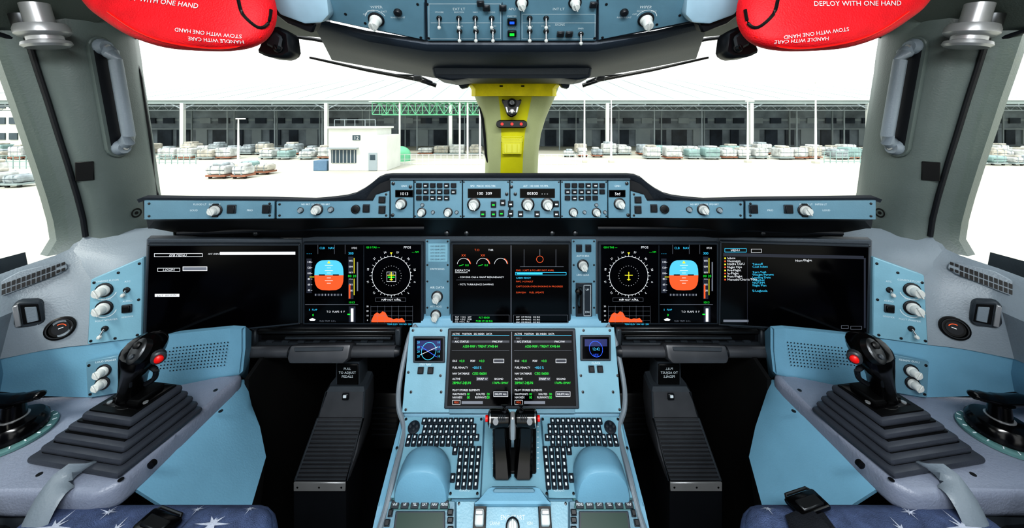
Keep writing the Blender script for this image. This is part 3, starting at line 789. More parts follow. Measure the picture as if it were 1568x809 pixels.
arc(g,fr,826,394,5,.8,'d_orange',Z);frect(g,fr,825.6,379,826.4,388,'d_grey',Z);frect(g,fr,796,405,862,405.5,'d_grey',Z);frect(g,fr,802,379,802.5,405,'d_grey',Z);frect(g,fr,850,379,850.5,405,'d_grey',Z)
label(g,fr,790,410.5,'ENG 1 CAPT & F/O ARM NOT AVAIL',2.5,'d_orange','L',lift=Z)
orect(g,fr,789,413.5,866,418,'d_cyan',Z,.6);frect(g,fr,791,414.6,830,416.8,'d_cyan',Z)
for v,t,c in ((422,'CABIN READY',"d_cyan"),(427.5,'FWC 1+2 FAULT','d_orange'),(435,'CAPT DOOR OVEN SMOKING IN PROGRESS','d_orange'),(444,'SURV(S)H','d_orange'),(444,'FUEL UPDATE','d_orange')):
    label(g,fr,790 if t!='FUEL UPDATE' else 810,v,t,2.5,c,'L',lift=Z)
for v in (481,485,489):label(g,fr,790,v,'GW  139 990 KG   CG 30.5',2.2,'d_white','L',lift=Z)
orect(g,fr,786,478,868,491,'d_grey',Z,.4);g.done()
g=G('outboard_display')
display(g,frL,[(228,371),(460,371),(460,494),(223,516)])
fr=frL;Z=LF
frect(g,fr,338,383,452,387.5,'d_white',Z);orect(g,fr,239,385,312,390.5,'d_white',Z,.7);label(g,fr,275,387.7,'EFB MENU',3,'d_white',lift=Z);label(g,fr,330,386,'A/C IDENT',2.2,'d_white',lift=Z)
orect(g,fr,244,407,278,412.5,'d_white',Z,.7);label(g,fr,261,409.7,'LOGIN',3,'d_white',lift=Z);orect(g,fr,282,405,319,411.5,'d_white',Z,.8);frect(g,fr,283,406,318,410.5,'d_grey',Z-.0003)
frect(g,fr,240,446,277,450.5,'d_white',Z);label(g,fr,258,448.3,'EXIT  SESSION',2.4,'screen',lift=Z+.0006)
g.done()
g=G('outboard_display')
display(g,frR,[(1102,367),(1331,373),(1328,508),(1100,496)])
fr=frR;Z=LF
flat(g,fr,[(1108,385),(1320,389),(1320,394),(1108,390)],'d_dk',Z);orect(g,fr,1110,378,1143,384,'d_cyan',Z,.6);label(g,fr,1126,381,'MENU',3,'d_white',lift=Z)
orect(g,fr,1150,379,1166,384.5,'d_white',Z,.5);label(g,fr,1229,396,'Non-Flight',3.2,'d_white',lift=Z)
for i,t in enumerate(('Inbox','Messages','MAIN CDU','Flight Ops','Pre-Flight','In-Flight','Post-Flight','Manuals/Charts Files')):
    label(g,fr,1114,393+i*4.6,t,3.2,'d_white','L',lift=Z);frect(g,fr,1109.5,392+i*4.6,1112,394.3+i*4.6,'d_orange' if i%2 else 'd_yellow',Z)
for i,t in enumerate(('Takeoff','Cost Index','','Zero Fuel','Weight Params','Landing Data','Weather','NOTAM','Flight Plan','','E-Logbook')):
    if t:label(g,fr,1152,402+i*4.0,t,3,'d_cyan','L',lift=Z)
frect(g,fr,1144,391,1144.6,492,'d_dk',Z);rect(g,fr,1108,486,1146,489.5,Z-.0005,Z,'d_grey');orect(g,fr,1286,494,1297,499,'d_grey',Z,.5);orect(g,fr,1300,495,1317,500,'d_grey',Z,.5)
frect(g,fr,1320,392,1323,498,'d_dk',Z)
g.done(name='outboard_display.001')

# ================================================================ PEDESTAL
g=G('center_pedestal')
MX=Matrix(((0,0,1,0),(1,0,0,0),(0,1,0,EYE),(0,0,0,1)))
o=.008
prf=[(1.0,-.50),(.94,-.535),(.93+o*.3,-.5575),(.845,-.715),(.832,-.724),(.691,-.769),(.60,-.835),(.2,-.86),(.2,-1.25),(1.05,-1.25)]
g.prism(MX,prf,-.272,.268,'lining_blue',.004)
g.prism(MX,[(y-.01 if y<.9 else y,z-.06) for y,z in prf[:8]]+[(.19,-1.25),(1.06,-1.25)],-.28,.276,'black',.002)
poly(g,frD,[(628,501),(940,501),(951,632),(616,632)],0,.004,'panel_blue_light',.001)
for sgn in (0,1):
    U=lambda u:(1567-u if sgn else u)
    g.tube(crom([P(U(638),498,.935),P(U(627),515,.925),P(U(612),585,.875),P(U(611),625,.845),P(U(619),660,.805),P(U(604),725,.725),P(U(588),790,.672),P(U(560),870,.61)],5,False),.0065,'trim_grey',8)
L=.004
q=[(687,503),(880,503),(886,625),(681,625)]
poly(g,frD,q,0,.011,'bezel',.002);poly(g,frD,[(692,507),(876,507),(881,620),(686,620)],.009,.0125,'screen',.0005)
Z=.0138;fr=frD
frect(g,fr,783,508,784,619,'d_grey',Z)
for b in (694,788):
    label(g,fr,b,511,'ACTIVE    POSITION   SEC INDEX   DATA',2.3,'d_white','L',lift=Z);frect(g,fr,b-1,513.5,b+86,514.1,'d_cyan',Z);label(g,fr,b+2,518,'FMS 1',2.4,'d_grey','L',lift=Z)
    frect(g,fr,b-1,521,b+86,524.5,'d_dk',Z);label(g,fr,b+14,522.8,'A/C STATUS',2.7,'d_white',lift=Z+.0004);label(g,fr,b+68,522.8,'FWC F/W',2.5,'d_white',lift=Z+.0004)
    label(g,fr,b+42,530,'A350-900F / TRENT XWB-84',3.0,'d_green',lift=Z)
    frect(g,fr,b-1,536,b+86,536.4,'d_grey',Z)
    for v,t in ((552,'IDLE'),(562,'FUEL PENALTY'),(571,'NAV DATABASE'),(579,'ACTIVE'),(596,'PILOT STORED ELEMENTS')):label(g,fr,b,v,t,2.5,'d_white','L',lift=Z)
    label(g,fr,b+10,552,'+0.0',3.2,'d_green','L',lift=Z);label(g,fr,b+27,552,'PERF',2.5,'d_white','L',lift=Z);label(g,fr,b+40,552,'+0.0',3.2,'d_green','L',lift=Z);label(g,fr,b+30,562,'+00.0 %',3,'d_cyan','L',lift=Z);label(g,fr,b+30,571,'CEI2106001',3.2,'d_green','L',lift=Z)
    orect(g,fr,b+62,549,b+78,555,'d_white',Z,.5);frect(g,fr,b+62.5,549.5,b+77.5,554.5,'d_dk',Z-.0003)
    label(g,fr,b,585,'28MAY-24JUN',3.2,'d_green','L',lift=Z);label(g,fr,b+60,585,'17APR-13MAY',2.8,'d_green','L',lift=Z)
    frect(g,fr,b+36,576,b+54,582,'d_dk',Z);label(g,fr,b+45,579,'SWAP <>',2.8,'d_white',lift=Z+.0004);label(g,fr,b+70,579,'SECOND',2.4,'d_white',lift=Z)
    label(g,fr,b,602,'WAYPOINTS',2.5,'d_white','L',lift=Z);label(g,fr,b,607,'NAVAIDS',2.5,'d_white','L',lift=Z);label(g,fr,b+36,602,'ROUTES',2.5,'d_white','L',lift=Z);label(g,fr,b+34,607,'RUNWAYS',2.5,'d_white','L',lift=Z)
    for a,v in ((b+22,602),(b+22,607),(b+52,602),(b+52,607)):label(g,fr,a,v,'00',3.0,'d_green','L',lift=Z)
    orect(g,fr,b+62,598,b+84,606,'d_white',Z,.5);frect(g,fr,b+62.5,598.5,b+83.5,605.5,'d_dk',Z-.0003);label(g,fr,b+73,602,'DELETE ALL',2.4,'d_white',lift=Z)
    orect(g,fr,b,611,b+12,618,'d_white',Z,.5);label(g,fr,b+6,614.5,'MSG',2.6,'d_orange',lift=Z+.0004);frect(g,fr,b+14,612.5,b+46,617,'d_grey',Z)
for u0,v0,u1,v1 in ((637,518,679,552),(891,516,931,549)):
    rect(g,fr,u0-3,v0-3,u1+3,v1+3,L,.010,'bezel',.001);rect(g,fr,u0,v0,u1,v1,.009,.0115,'screen',.0005)
Z=.0123
frect(g,fr,640,521,676,536,'d_navy',Z);arc(g,fr,658,537,11,.7,'d_cyan',Z+.0003);line(g,fr,645,543,671,531,.7,'d_white',Z+.0005);line(g,fr,646,530,670,546,.8,'d_blue',Z+.0005)
for v in (524,531,538,545):label(g,fr,640.5,v,'20',2.8,'d_cyan','L',lift=Z+.0006);label(g,fr,671,v,'10',2.8,'d_cyan','L',lift=Z+.0006)
frect(g,fr,894,519,928,530,'d_navy',Z);arc(g,fr,911,534,10,.6,'d_blue',Z+.0003);label(g,fr,911,534,'12:42',3.6,'d_cyan',lift=Z+.0006);label(g,fr,911,543,'UTC',2.8,'d_blue',lift=Z+.0006)
for u,v in ((645,567),(660,567),(905,565),(918,565)):button(g,fr,u,v,9,9,L)
rect(g,fr,688,625,750,633,0,.006,'panel_blue',.001);rect(g,fr,820,625,880,633,0,.006,'panel_blue',.001)
for u,v in ((633,506),(676,506),(893,506),(933,506),(626,570),(675,575),(889,575),(945,575),(622,627),(676,600),(892,600),(948,627),(630,600),(938,600)):screw(g,fr,u,v,2,L)
label(g,fr,652,558,'STBY NAV',2.8,lift=L+.0005);label(g,fr,912,556,'CLOCK',2.8,lift=L+.0005)
fr=frK
poly(g,fr,[(619,640),(741,640),(735,764),(592,764)],0,.004,'panel_blue_light',.001)
poly(g,fr,[(829,640),(950,640),(974,764),(840,764)],0,.004,'panel_blue_light',.001)
poly(g,fr,[(743,640),(827,640),(838,764),(737,764)],0,.003,'panel_blue_light',.001)
for m in (0,1):
    U=lambda u:(1568-u if m else u)
    def key(u,v,w=7.2,h=5.6,mt='key'):
        k=fr.k(U(u),v);g.box(fr.M(U(u),v,.004),w*k,h*k*1.5,.005,mt,.001)
        g.box(fr.M(U(u),v,.0089),w*k*.34,h*k*.5,.0005,'label')
    rs=[(648,650,8,10),(657,652,8.2,10),(665,650,8.4,10),(673,627,8.6,13),(681.5,625,8.8,12)]
    for v,s,dx,n in rs:
        for i in range(n):
            if s+i*dx<735:key(s+i*dx,v)
    for r in range(6):
        for c in range(5):
            if c>0 or r in(0,4):key(697-r*.9+c*9,693+r*10.5,7.6,7)
    k=fr.k(U(634),657)
    g.lathe(fr.M(U(634),657,.004),[(9*k,0),(9*k,.003),(7*k,.004)],'key',20)
    for a,b in ((0,-4.5),(0,4.5),(-5,0),(5,0)):g.box(fr.M(U(634)+a,657+b,.007),4*k,4*k,.004,'mid_plastic',.001)
    for u,v in ((622,644),(737,644),(597,758),(731,758),(608,688),(690,758)):screw(g,fr,U(u),v,2,.004)
    label(g,fr,U(712),753,'FLOOD LT',2.5,lift=.0045)
    # palm rest: barrel-topped block with an upright rear face
    c=P(U(647),757,.700);c.z-=.003
    rings=[];N=24
    for y,sc in ((-.028,.86),(-.0265,.94),(-.022,.985),(-.012,1.0),(.012,1.0),(.026,.96),(.036,.86),(.043,.68),(.047,.45)):
        r=[]
        for i in range(N+1):
            a=math.pi*i/N
            r.append(c+Vector((.055*sc*math.copysign(abs(math.cos(a))**.75,math.cos(a)),y+.010,.069*sc*abs(math.sin(a))**.8)))
        rings.append(r)
    g.loft(rings,'lining_blue')
    g.prism(Matrix.Translation(c+Vector((0,0,-.010))),[(-.060,-.024),(.060,-.024),(.060,.05),(.045,.062),(-.045,.062),(-.060,.05)],0,.013,'knob_green',.004,2)
fr=frB
poly(g,fr,[(592,768),(697,768),(697,860),(560,860)],-.004,.004,'panel_blue',.001)
poly(g,fr,[(872,768),(976,768),(1008,860),(872,860)],-.004,.004,'panel_blue',.001)
poly(g,fr,[(699,768),(870,768),(870,860),(699,860)],-.004,.003,'panel_blue_light',.001)
for b in (0,1):
    U=lambda u:(1568-u if b else u)
    poly(g,fr,[(U(607),784),(U(682),784),(U(682),850),(U(598),850)],.004,.007,'bezel',.001)
    poly(g,fr,[(U(610),787),(U(679),787),(U(679),850),(U(602),850)],.006,.0085,'d_lcd')
    for i,t in enumerate(('VHF','HF','TEL','SAT','NAV','MENU')):
        u=606+i*15;k=fr.k(u,776)
        g.box(fr.M(U(u),774,.004),12*k,9*k,.004,'key',.0008);label(g,fr,U(u),774,t,2.8,lift=.0085)
    for v in (786,798,812,828):button(g,fr,U(690),v,9,7,.004);
    button(g,fr,U(599),787,7,8,.004);button(g,fr,U(594),802,8,8,.004)
for u in (735,834):
    k=fr.k(u,795);g.box(fr.M(u,793,.003),19*k,30*k,.008,'black',.001)
    g.box(fr.M(u,796,.009),13*k,17*k,.02,'knob_white',.003,2);g.box(fr.M(u,790,.026),11*k,5*k,.006,'alu',.001);label(g,fr,u,806,'1' if u<784 else '2',4,lift=.012)
label(g,fr,785,793,'ENG START',5,lift=.0035)
knob(g,fr,785,808,8,1.2,lift=.003,rot=0)
for u,t in ((758,'CRANK'),(811,'IGN')):label(g,fr,u,802,t,3.4,lift=.0035)
for u,v in ((703,772),(866,772),(705,815),(864,815)):screw(g,fr,u,v,2,.003)
fr=frK
poly(g,fr,[(748,757),(752,752),(822,752),(826,757),(845,779),(725,779)],.003,.018,'lining_blue',.003)
poly(g,fr,[(757,757),(817,757),(820,764),(754,764)],.018,.024,'panel_blue',.003)
g.done()
g=G('thrust_lever')
fr=frK
rect(g,fr,758,648,821,728,.003,.010,'black',.002);
for u in (764,781,798,815):rect(g,fr,u-.8,650,u+.8,726,.010,.0115,'steel_dark')
for i in range(9):
    for u in (755.5,823.5):frect(g,fr,u-1.5,655+i*8,u+1.5,656+i*8,'label',.0045)
for s in (-1,1):
    x=lambda u:785+s*u
    arm=[P(x(16),722,.725),P(x(17),700,.735),P(x(19),672,.745),P(x(20),645,.748)]
    rings=[]
    for i,p in enumerate(arm):
        w=.019-.0015*i;dd=.017
        rings.append([p+Vector((a*w,b*dd,0)) for a,b in ((-1,-.6),(-.7,-1),(.7,-1),(1,-.6),(1,.8),(-1,.8))])
    g.loft(rings,'black_gloss')
    a=P(x(5),641,.74);b=P(x(38),641,.735)
    g.tube([a,a.lerp(b,.08),a.lerp(b,.8),a.lerp(b,.93),b],[.012,.0165,.0175,.016,.009],'black_gloss',18)
    g.tube([a.lerp(b,.90),a.lerp(b,.95)],.0165,'chrome',18)
    g.tube([b,b+Vector((s*.005,0,0))],.006,'red',12)
    g.tube([P(x(26),646,.717),P(x(26),646,.713)],.006,'steel_dark',10)
    g.tube([P(x(12),641,.735),P(x(13),628,.74),P(x(13),620,.745)],[.006,.006,.008],'dark_plastic',8)
    for i in range(4):g.tube([P(x(12+i*3),636,.7215),P(x(12+i*3),646,.719)],.0008,'mid_plastic',5)
g.box(Matrix.Translation(P(785,652,.745)),.014,.02,.05,'alu',.003,base=False)
g.box(Matrix.Translation(P(785,668,.745)),.010,.014,.04,'chrome',.002,base=False)
g.done()

# ================================================================ CONSOLES
def console():
    g=G('side_console')
    top=[(-1.13,.755),(-1.0,.75),(-.90,.75),(-.79,.775),(-.69,.81),(-.652,.83),(-.645,.80),(-.650,.66),(-.655,.575),(-.68,.553),(-.9,.56),(-1.13,.57)]
    g.prism(Matrix.Translation((0,0,EYE-.60)),top,-.045,0,'console_grey',.012,3)
    g.prism(Matrix.Translation((0,0,EYE-.665)),[(-1.13,.60),(-.83,.60),(-.83,.2),(-.83,-.4),(-1.13,-.4)],-.04,0,'dark_plastic',.01,2)
    g.prism(Matrix.Translation((0,0,EYE-.63)),[(-1.12,.60),(-.70,.60),(-.72,.568),(-.84,.566),(-1.12,.58)],-.4,0,'mid_plastic',.01,2)
    A=[W(-.672,.595,-.625),W(-.658,.66,-.625),W(-.652,.74,-.625),W(-.648,.80,-.625),W(-.655,.835,-.625)]
    B=[W(-.60,.60,-.68),W(-.592,.67,-.68),W(-.60,.735,-.68),W(-.615,.79,-.66),W(-.64,.83,-.65)]
    Cc=[W(-.52,.605,-.745),W(-.506,.662,-.745),W(-.545,.757,-.738),W(-.583,.79,-.70),W(-.625,.82,-.675)]
    D=[W(-.60,.60,-1.25),W(-.60,.66,-1.25),W(-.60,.75,-1.25),W(-.62,.79,-1.25),W(-.64,.83,-1.25)]
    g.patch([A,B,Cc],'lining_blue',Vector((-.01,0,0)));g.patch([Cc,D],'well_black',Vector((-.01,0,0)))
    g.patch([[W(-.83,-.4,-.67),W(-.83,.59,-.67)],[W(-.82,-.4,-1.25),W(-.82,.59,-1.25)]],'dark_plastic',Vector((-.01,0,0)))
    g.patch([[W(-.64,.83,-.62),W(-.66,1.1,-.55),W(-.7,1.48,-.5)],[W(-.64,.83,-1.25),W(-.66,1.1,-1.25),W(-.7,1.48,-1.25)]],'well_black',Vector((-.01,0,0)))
    g.lathe(Fr(P(236,708,.585),XA,ZA).M(236,708,.0),[(.006,0),(.006,.006),(.003,.007)],'black',12)
    for u,v in ((330,598),(120,650),(60,727),(185,735),(338,630)):
        d=.60*F/(v-HY);p=P(u,v,d)
        g.lathe(Matrix.Translation(p),[(.004,0),(.004,.001)],'steel_dark',10)
    g.tube(crom([W(-.735,.600,-.597),W(-.740,.572,-.590),W(-.742,.545,-.602),W(-.74,.52,-.65),W(-.735,.50,-.76)],4,False),.021,'trim_grey',10,flat=.22,up=YA)
    g.lathe(Matrix.Translation(W(-.855,.51,-.665)),[(.030,0),(.031,.03),(.024,.045),(.017,.047),(.014,.068),(.004,.072)],'black_gloss',20)
    g.both()
console()
def sidestick():
    g=G('sidestick')
    c=W(-.748,.655,-.598)
    R=Matrix.Rotation(math.radians(-8),4,'Z')
    tiers=[(.195,.140,0,.012),(.175,.128,.013,.012),(.154,.116,.026,.012),(.133,.102,.039,.012),(.110,.088,.052,.014)]
    for i,(w,d,z,h) in enumerate(tiers):
        g.box(Matrix.Translation(c+Vector((.004*i,.002*i,z)))@R,w,d,h,'rubber',.0055,2)
        g.box(Matrix.Translation(c+Vector((.004*i,.002*i,z+h-.003)))@R,w*.84,d*.84,.006,'black')
    t=c+Vector((.02,.012,.066))
    g.box(Matrix.Translation(t-Vector((0,0,.004)))@R,.085,.062,.008,'black_gloss',.003,2)
    g.box(Matrix.Translation(t+Vector((0,-.0,.003)))@R,.06,.045,.01,'black',.003,2)
    for sx in(-1,1):g.lathe(Matrix.Translation(t+Vector((sx*.034,-.02,.004))),[(.004,0),(.004,.002)],'alu',8)
    sp=[(194,634,.662,.018,.019),(196,622,.662,.0185,.020),(199,607,.660,.0165,.021),(202,592,.657,.0155,.023),(206,578,.653,.0165,.025),(210,567,.650,.020,.027),(214,557,.647,.025,.029),(218,548,.644,.029,.031),(220,540,.642,.031,.032),(221,533,.641,.031,.031),(221,529,.641,.027,.026),(221,527,.641,.014,.014)]
    rings=[]
    for u,v,d,rx,ry in sp:
        p=P(u,v,d)
        rings.append([p+Vector((rx*math.copysign(abs(math.cos(a))**.85,math.cos(a)),ry*math.sin(a)-.004*math.cos(2*a),.010*math.sin(a)*(1 if v<600 else 0)-(.006*math.cos(a) if v<560 else 0))) for a in [2*math.pi*i/20 for i in range(20)]])
    g.loft(rings,'black_gloss')
    g.loft([[P(200,624,.650)+Vector((a*s,b*s*.8,z)) for a,b in [(math.cos(2*math.pi*i/14)*.026,math.sin(2*math.pi*i/14)*.026) for i in range(14)]] for s,z in ((.8,0),(1,.003),(1,.008),(.85,.011))],'black')
    p=P(212,538,.608);f=Fr(p,XA,ZA+Vector((0,.8,0)))
    g.lathe(f.M0(),[(.016,-.01),(.016,.004),(.013,.006)],'steel_dark',18,sx=.8,sy=1.25)
    g.lathe(f.M0()@Matrix.Translation((0,.008,.005)),[(.005,0),(.006,.006),(.003,.008)],'black',12)
    g.lathe(f.M0()@Matrix.Translation((0,-.009,.005)),[(.004,0),(.004,.004),(.002,.005)],'mid_plastic',12)
    q=P(243,549,.628);f=Fr(q,(XA+Vector((0,1.1,0))),ZA)
    g.lathe(f.M0()@Matrix.Translation((0,0,-.012)),[(.011,0),(.011,.011),(.0085,.013)],'mid_plastic',16)
    g.lathe(f.M0(),[(.0065,0),(.0065,.005),(.004,.007),(.0015,.0075)],'red',16)
    g.tube(crom([P(232,562,.64),P(239,568,.64),P(236,580,.645),P(224,588,.65)],4,False),.0045,'dark_plastic',8)
    g.tube([P(205,550,.616),P(204,568,.622),P(200,592,.632)],.0025,'dark_plastic',6)
    g.both()
sidestick()
def tiller():
    g=G('steering_tiller')
    c=W(-.955,.655,-.599)
    g.lathe(Matrix.Translation(c),[(.053,0),(.053,.005),(.049,.007),(.045,.007)],'knob_green',30)
    for i in range(18):
        a=2*math.pi*i/18;g.box(Matrix.Translation(c+Vector((.048*math.cos(a),.048*math.sin(a),.007)))@Matrix.Rotation(a,4,'Z'),.006,.0015,.001,'label')
    g.lathe(Matrix.Translation(c+Vector((0,0,.007))),[(.042,0),(.042,.018),(.036,.026),(.016,.030),(.014,.055),(.018,.060)],'black_gloss',28)
    g.lathe(Matrix.Translation(c+Vector((0,0,.034))),[(.019,0),(.019,.004)],'alu',20)
    pts=crom([c+Vector((-.12,.01,.05)),c+Vector((-.06,.008,.062)),c+Vector((0,.0,.070)),c+Vector((.035,-.002,.078)),c+Vector((.060,-.005,.084))],5,False)
    g.tube(pts,[.012]*5+[.013]*7+[.011]*5+[.009]*3+[.006],'black_gloss',14,flat=.75)
    g.both()
tiller()
# ================================================================ FOOTWELL / PEDALS
def well():
    g=G('rudder_pedal_unit')
    f=Fr(P(505,510,.93),XA,ZA)
    rect(g,f,388,502,614,530,-.06,0,'dark_plastic',.004)
    rect(g,f,398,503,607,508,0,.012,'steel_dark',.002)
    rect(g,f,402,511,602,519,0,.006,'black',.002)
    rect(g,f,440,513,600,516,.006,.012,'mid_plastic',.001)
    rect(g,f,396,523,606,527,0,.010,'mid_plastic',.001)
    for i in range(8):rect(g,f,410+i*24,520,420+i*24,522.5,0,.008,'mid_plastic')
    for u in (393,611):rect(g,f,u-4,500,u+4,528,0,.014,'mid_plastic',.003)
    a=P(372,539,.90);b=P(613,538,.90)
    g.tube([a,a.lerp(b,.02),a.lerp(b,.98),b],[.009,.0135,.0135,.009],'dark_plastic',16)
    g.tube([a.lerp(b,.03),a.lerp(b,.30)],.0142,'ribbed',16);g.tube([a.lerp(b,.70),a.lerp(b,.97)],.0142,'ribbed',16)
    f=Fr(P(488,543,.885),XA,ZA+Vector((0,.45,0)))
    poly(g,f,[(448,528),(540,526),(536,548),(528,556),(446,556),(443,548)],-.03,.012,'ribbed',.006,2)
    poly(g,f,[(455,531),(530,530),(528,536),(456,537)],.012,.015,'mid_plastic',.001)
    rs=[(515,550,554,.925,.05),(514,551,588,.925,.05),(505,557,592,.915,.055),(500,558,600,.91,.06),(487,556,640,.895,.07),(470,547,690,.865,.08),(452,531,736,.835,.09),(450,530,752,.832,.09),(450,530,905,.832,.09)]
    rings=[]
    for a,b,v,d,t in rs:
        L=P(a,v,d);Rr=P(b,v,d);rings.append([L,Rr,Rr+Vector((.004,.01,0)),Rr+Vector((.0,t,.0)),L+Vector((0,t,0)),L+Vector((-.004,.01,0))])
    g.loft(rings[:4],'mid_plastic');g.loft(rings[3:7],'ribbed');g.loft(rings[6:],'dark_plastic')
    for i in range(30):
        t=i/29;v=640+t*94;d=.895-.060*t
        a=lerp(488,454,t);b=lerp(554,529.5,t)
        g.tube([P(a,v,d-.001),P(b,v,d-.001)],.0012,'mid_plastic' if i%2 else 'dark_plastic',5)
    f=Fr(P(490,744,.829),XA,ZA)
    rect(g,f,451,737,530,750,0,.004,'alu',.0008)
    for u in (457,490,524):disc(g,f,u,744,1.6,'black',.0045,8)
    f=Fr(P(532,570,.924),XA,ZA)
    rect(g,f,517,557,549,588,0,.004,'black',.001)
    for i,t in enumerate(('PULL','TO ADJUST','PEDALS')):label(g,f,533,563+i*6,t,3.6,lift=.0045)
    f=Fr(P(532,606,.905),XA,ZA);g.box(f.M(530,606,0),.016,.016,.006,'dark_plastic',.001);g.box(f.M(530,604,.006),.008,.006,.003,'label')
    g.tube([P(558,600,.91),P(556,640,.895),P(531,736,.835)],.003,'mid_plastic',6)
    g.tube([P(500,600,.91),P(487,640,.895),P(452,736,.835)],.003,'mid_plastic',6)
    for u in (425,592):
        f=Fr(P(u,640,1.12),XA,Vector((0,.35,1)))
        g.box(f.M(u,640,0),.09,.15,.02,'black',.008,2)
        for i in range(6):g.box(f.M(u,620+i*8,.02),.08,.004,.003,'dark_plastic')
        g.tube([P(u,640,1.13),P(u,600,1.3)],.012,'steel_dark',8)
    g.both()
well()
# ================================================================ OVERHEAD
g=G('overhead_panel')
fr=frO
poly(g,fr,[(492,-330),(492,30),(655,65),(912,65),(1078,33),(1078,-330)],-.06,-.001,'housing',.003)
poly(g,fr,[(499,-300),(646,-300),(652,60),(494,27)],0,.004,'panel_blue',.001)
poly(g,fr,[(649,-300),(918,-300),(912,61),(655,61)],0,.004,'panel_blue',.001)
poly(g,fr,[(921,-300),(1068,-300),(1073,28),(915,60)],0,.004,'panel_blue',.001)
L=.004
for u in (577,988):
    knob(g,fr,u,28,9,1.8,lift=L,rot=.1);arc(g,fr,u,28,16,1,'label',.0045,20,160);label(g,fr,u,9,'WIPER',4.5,lift=.0045)
    for t,du,dv in (('OFF',-17,-8),('SLOW',-8,-13),('FAST',12,-12)):label(g,fr,u+du,28+dv,t,2.8,lift=.0045)
for u,t in ((610,'RAIN RPLNT'),(955,'RAIN RPLNT')):
    label(g,fr,u,25,t,2.8,lift=.0045);g.lathe(fr.M(u,17,L),[(.009,0),(.009,.004),(.006,.008)],'dark_plastic',14)
for u,t in ((703,'EXT LT'),(784,'APU'),(855,'INT LT')):label(g,fr,u,12,t,4.2,lift=.0045)
label(g,fr,857,36,'SIGNS',4,lift=.0045)
for u,v in ((673,26),(703,26),(728,26),(753,26),(704,46),(729,46),(755,46),(811,26),(836,26),(811,46),(836,46),(889,50)):
    toggle(g,fr,u,v,11,L);
for u,v,t in ((673,17,'STROBE'),(703,17,'BEACON'),(728,17,'NAV'),(753,17,'LOGO'),(704,38,'WING'),(729,38,'TAXI'),(755,38,'LAND'),(811,38,'BELTS'),(836,38,'NO SMK'),(889,42,'EMER')):label(g,fr,u,v,t,2.6,lift=.0045)
for u,v,c in ((784,31,'d_blue'),(784,49,'d_green')):
    g.box(fr.M(u,v,L),.020,.016,.006,'black',.001);frect(g,fr,u-3.5,v-2,u+3.5,v+2,c,.0105);label(g,fr,u,v-8,'MASTER' if v<40 else 'START',2.8,lift=.0045)
for u in (799,880):
    knob(g,fr,u,2,7.5,1.7,lift=L)
for u,v in ((770,10),(908,5),(736,3),(745,10),(858,50),(871,50)):button(g,fr,u,v,11,10,L)
for u in (650,769,797,916):rect(g,fr,u-.4,2,u+.4,60,L,.0046,'housing')
frect(g,fr,660,33,768,33.5,'label',.0045);frect(g,fr,800,33,912,33.5,'label',.0045);orect(g,fr,657,4,767,58,'label',.0043,.5);orect(g,fr,799,20,911,58,'label',.0043,.5)
for u,v in ((505,5),(640,5),(503,24),(645,56),(655,5),(657,57),(910,57),(914,5),(922,56),(928,5),(1062,5),(1064,25),(530,20),(1040,22),(560,42-8),(1005,42-6)):screw(g,fr,u,v,2.2,L)
for r in range(7):
    for c in range(16):
        u=515+c*36
        button(g,fr,u,-25-r*28,12,11,L,led='label')
f0=[(470,-60,.70),(473,33,.785),(560,53,.80),(654,68,.803),(784,69,.803),(913,68,.803),(1005,53,.80),(1090,33,.785),(1095,-60,.70)]
f1=[(478,-30,.72),(482,42,.80),(565,64,.815),(656,79,.82),(784,80,.82),(911,79,.82),(1000,63,.815),(1083,42,.80),(1086,-30,.72)]
f2=[(492,0,.9),(498,72,.95),(580,90,.99),(662,108,1.02),(784,110,1.03),(906,108,1.02),(990,89,.99),(1072,72,.95),(1078,0,.9)]
f3=[(505,20,1.1),(508,92,1.12),(585,106,1.15),(668,120,1.19),(784,121,1.2),(900,120,1.19),(985,106,1.15),(1066,90,1.12),(1070,20,1.1)]
g.patch([row(f0),row(f1),row(f2),row(f3)],'housing',Vector((0,.0,.01)))
f=Fr(P(784,95,.99),XA,ZA)
poly(g,f,[(659,94),(908,94),(905,118),(886,122),(862,120),(716,120),(690,123),(664,118)],-.13,0,'housing',.005)
poly(g,f,[(664,98),(903,98),(900,115),(668,115)],0,.003,'trim_grey_dark',.001)
f=Fr(P(784,125,1.17),XA,ZA)
poly(g,f,[(690,112),(878,112),(870,136),(860,134),(854,119),(722,119),(716,134),(706,136)],-.02,.01,'housing',.003)
f=Fr(P(784,95,.99),XA,ZA)
knob(g,f,783,96,6,1.2,'black',lift=.002)
g.done()
g=G('ceiling')
L_=[[W(-.80,-.8,.50),W(-.6,-.8,.58),W(-.35,-.8,.62),W(-.1,-.8,.62)],[W(-.80,.1,.46),W(-.6,.1,.54),W(-.40,.1,.58),W(-.26,.1,.60)],
    row([(120,-90,.72),(230,-60,.76),(360,-50,.76),(480,-45,.74)]),
    row([(150,0,.84),(250,5,.86),(380,0,.88),(484,8,.85)]),
    row([(195,50,.90),(320,52,1.0),(425,52,1.07),(496,58,1.10)])]
g.patch(L_,'ceiling_grey')
g.patch([[Vector((-.02-p.x,p.y,p.z)) for p in reversed(r)] for r in L_],'ceiling_grey')
g.patch([[W(-.30,-.8,.63),W(.30,-.8,.63)],[W(-.30,.1,.61),W(.30,.1,.61)],[W(-.36,.5,.5),W(.36,.5,.5)]],'ceiling_grey')
g.done()
g=G('ceiling_side_trim')
f=Fr(P(455,10,.72),XA,ZA+Vector((0,-.5,0)))
poly(g,f,[(395,-60),(500,-60),(507,22),(496,34),(470,36),(432,22),(418,0)],-.02,.01,'pale_trim',.006,2)
poly(g,f,[(418,2),(432,22),(470,36),(484,36),(478,52),(440,38),(414,18)],-.03,.0,'dark_plastic',.004)
g.both()
g=G('wiper_arm')
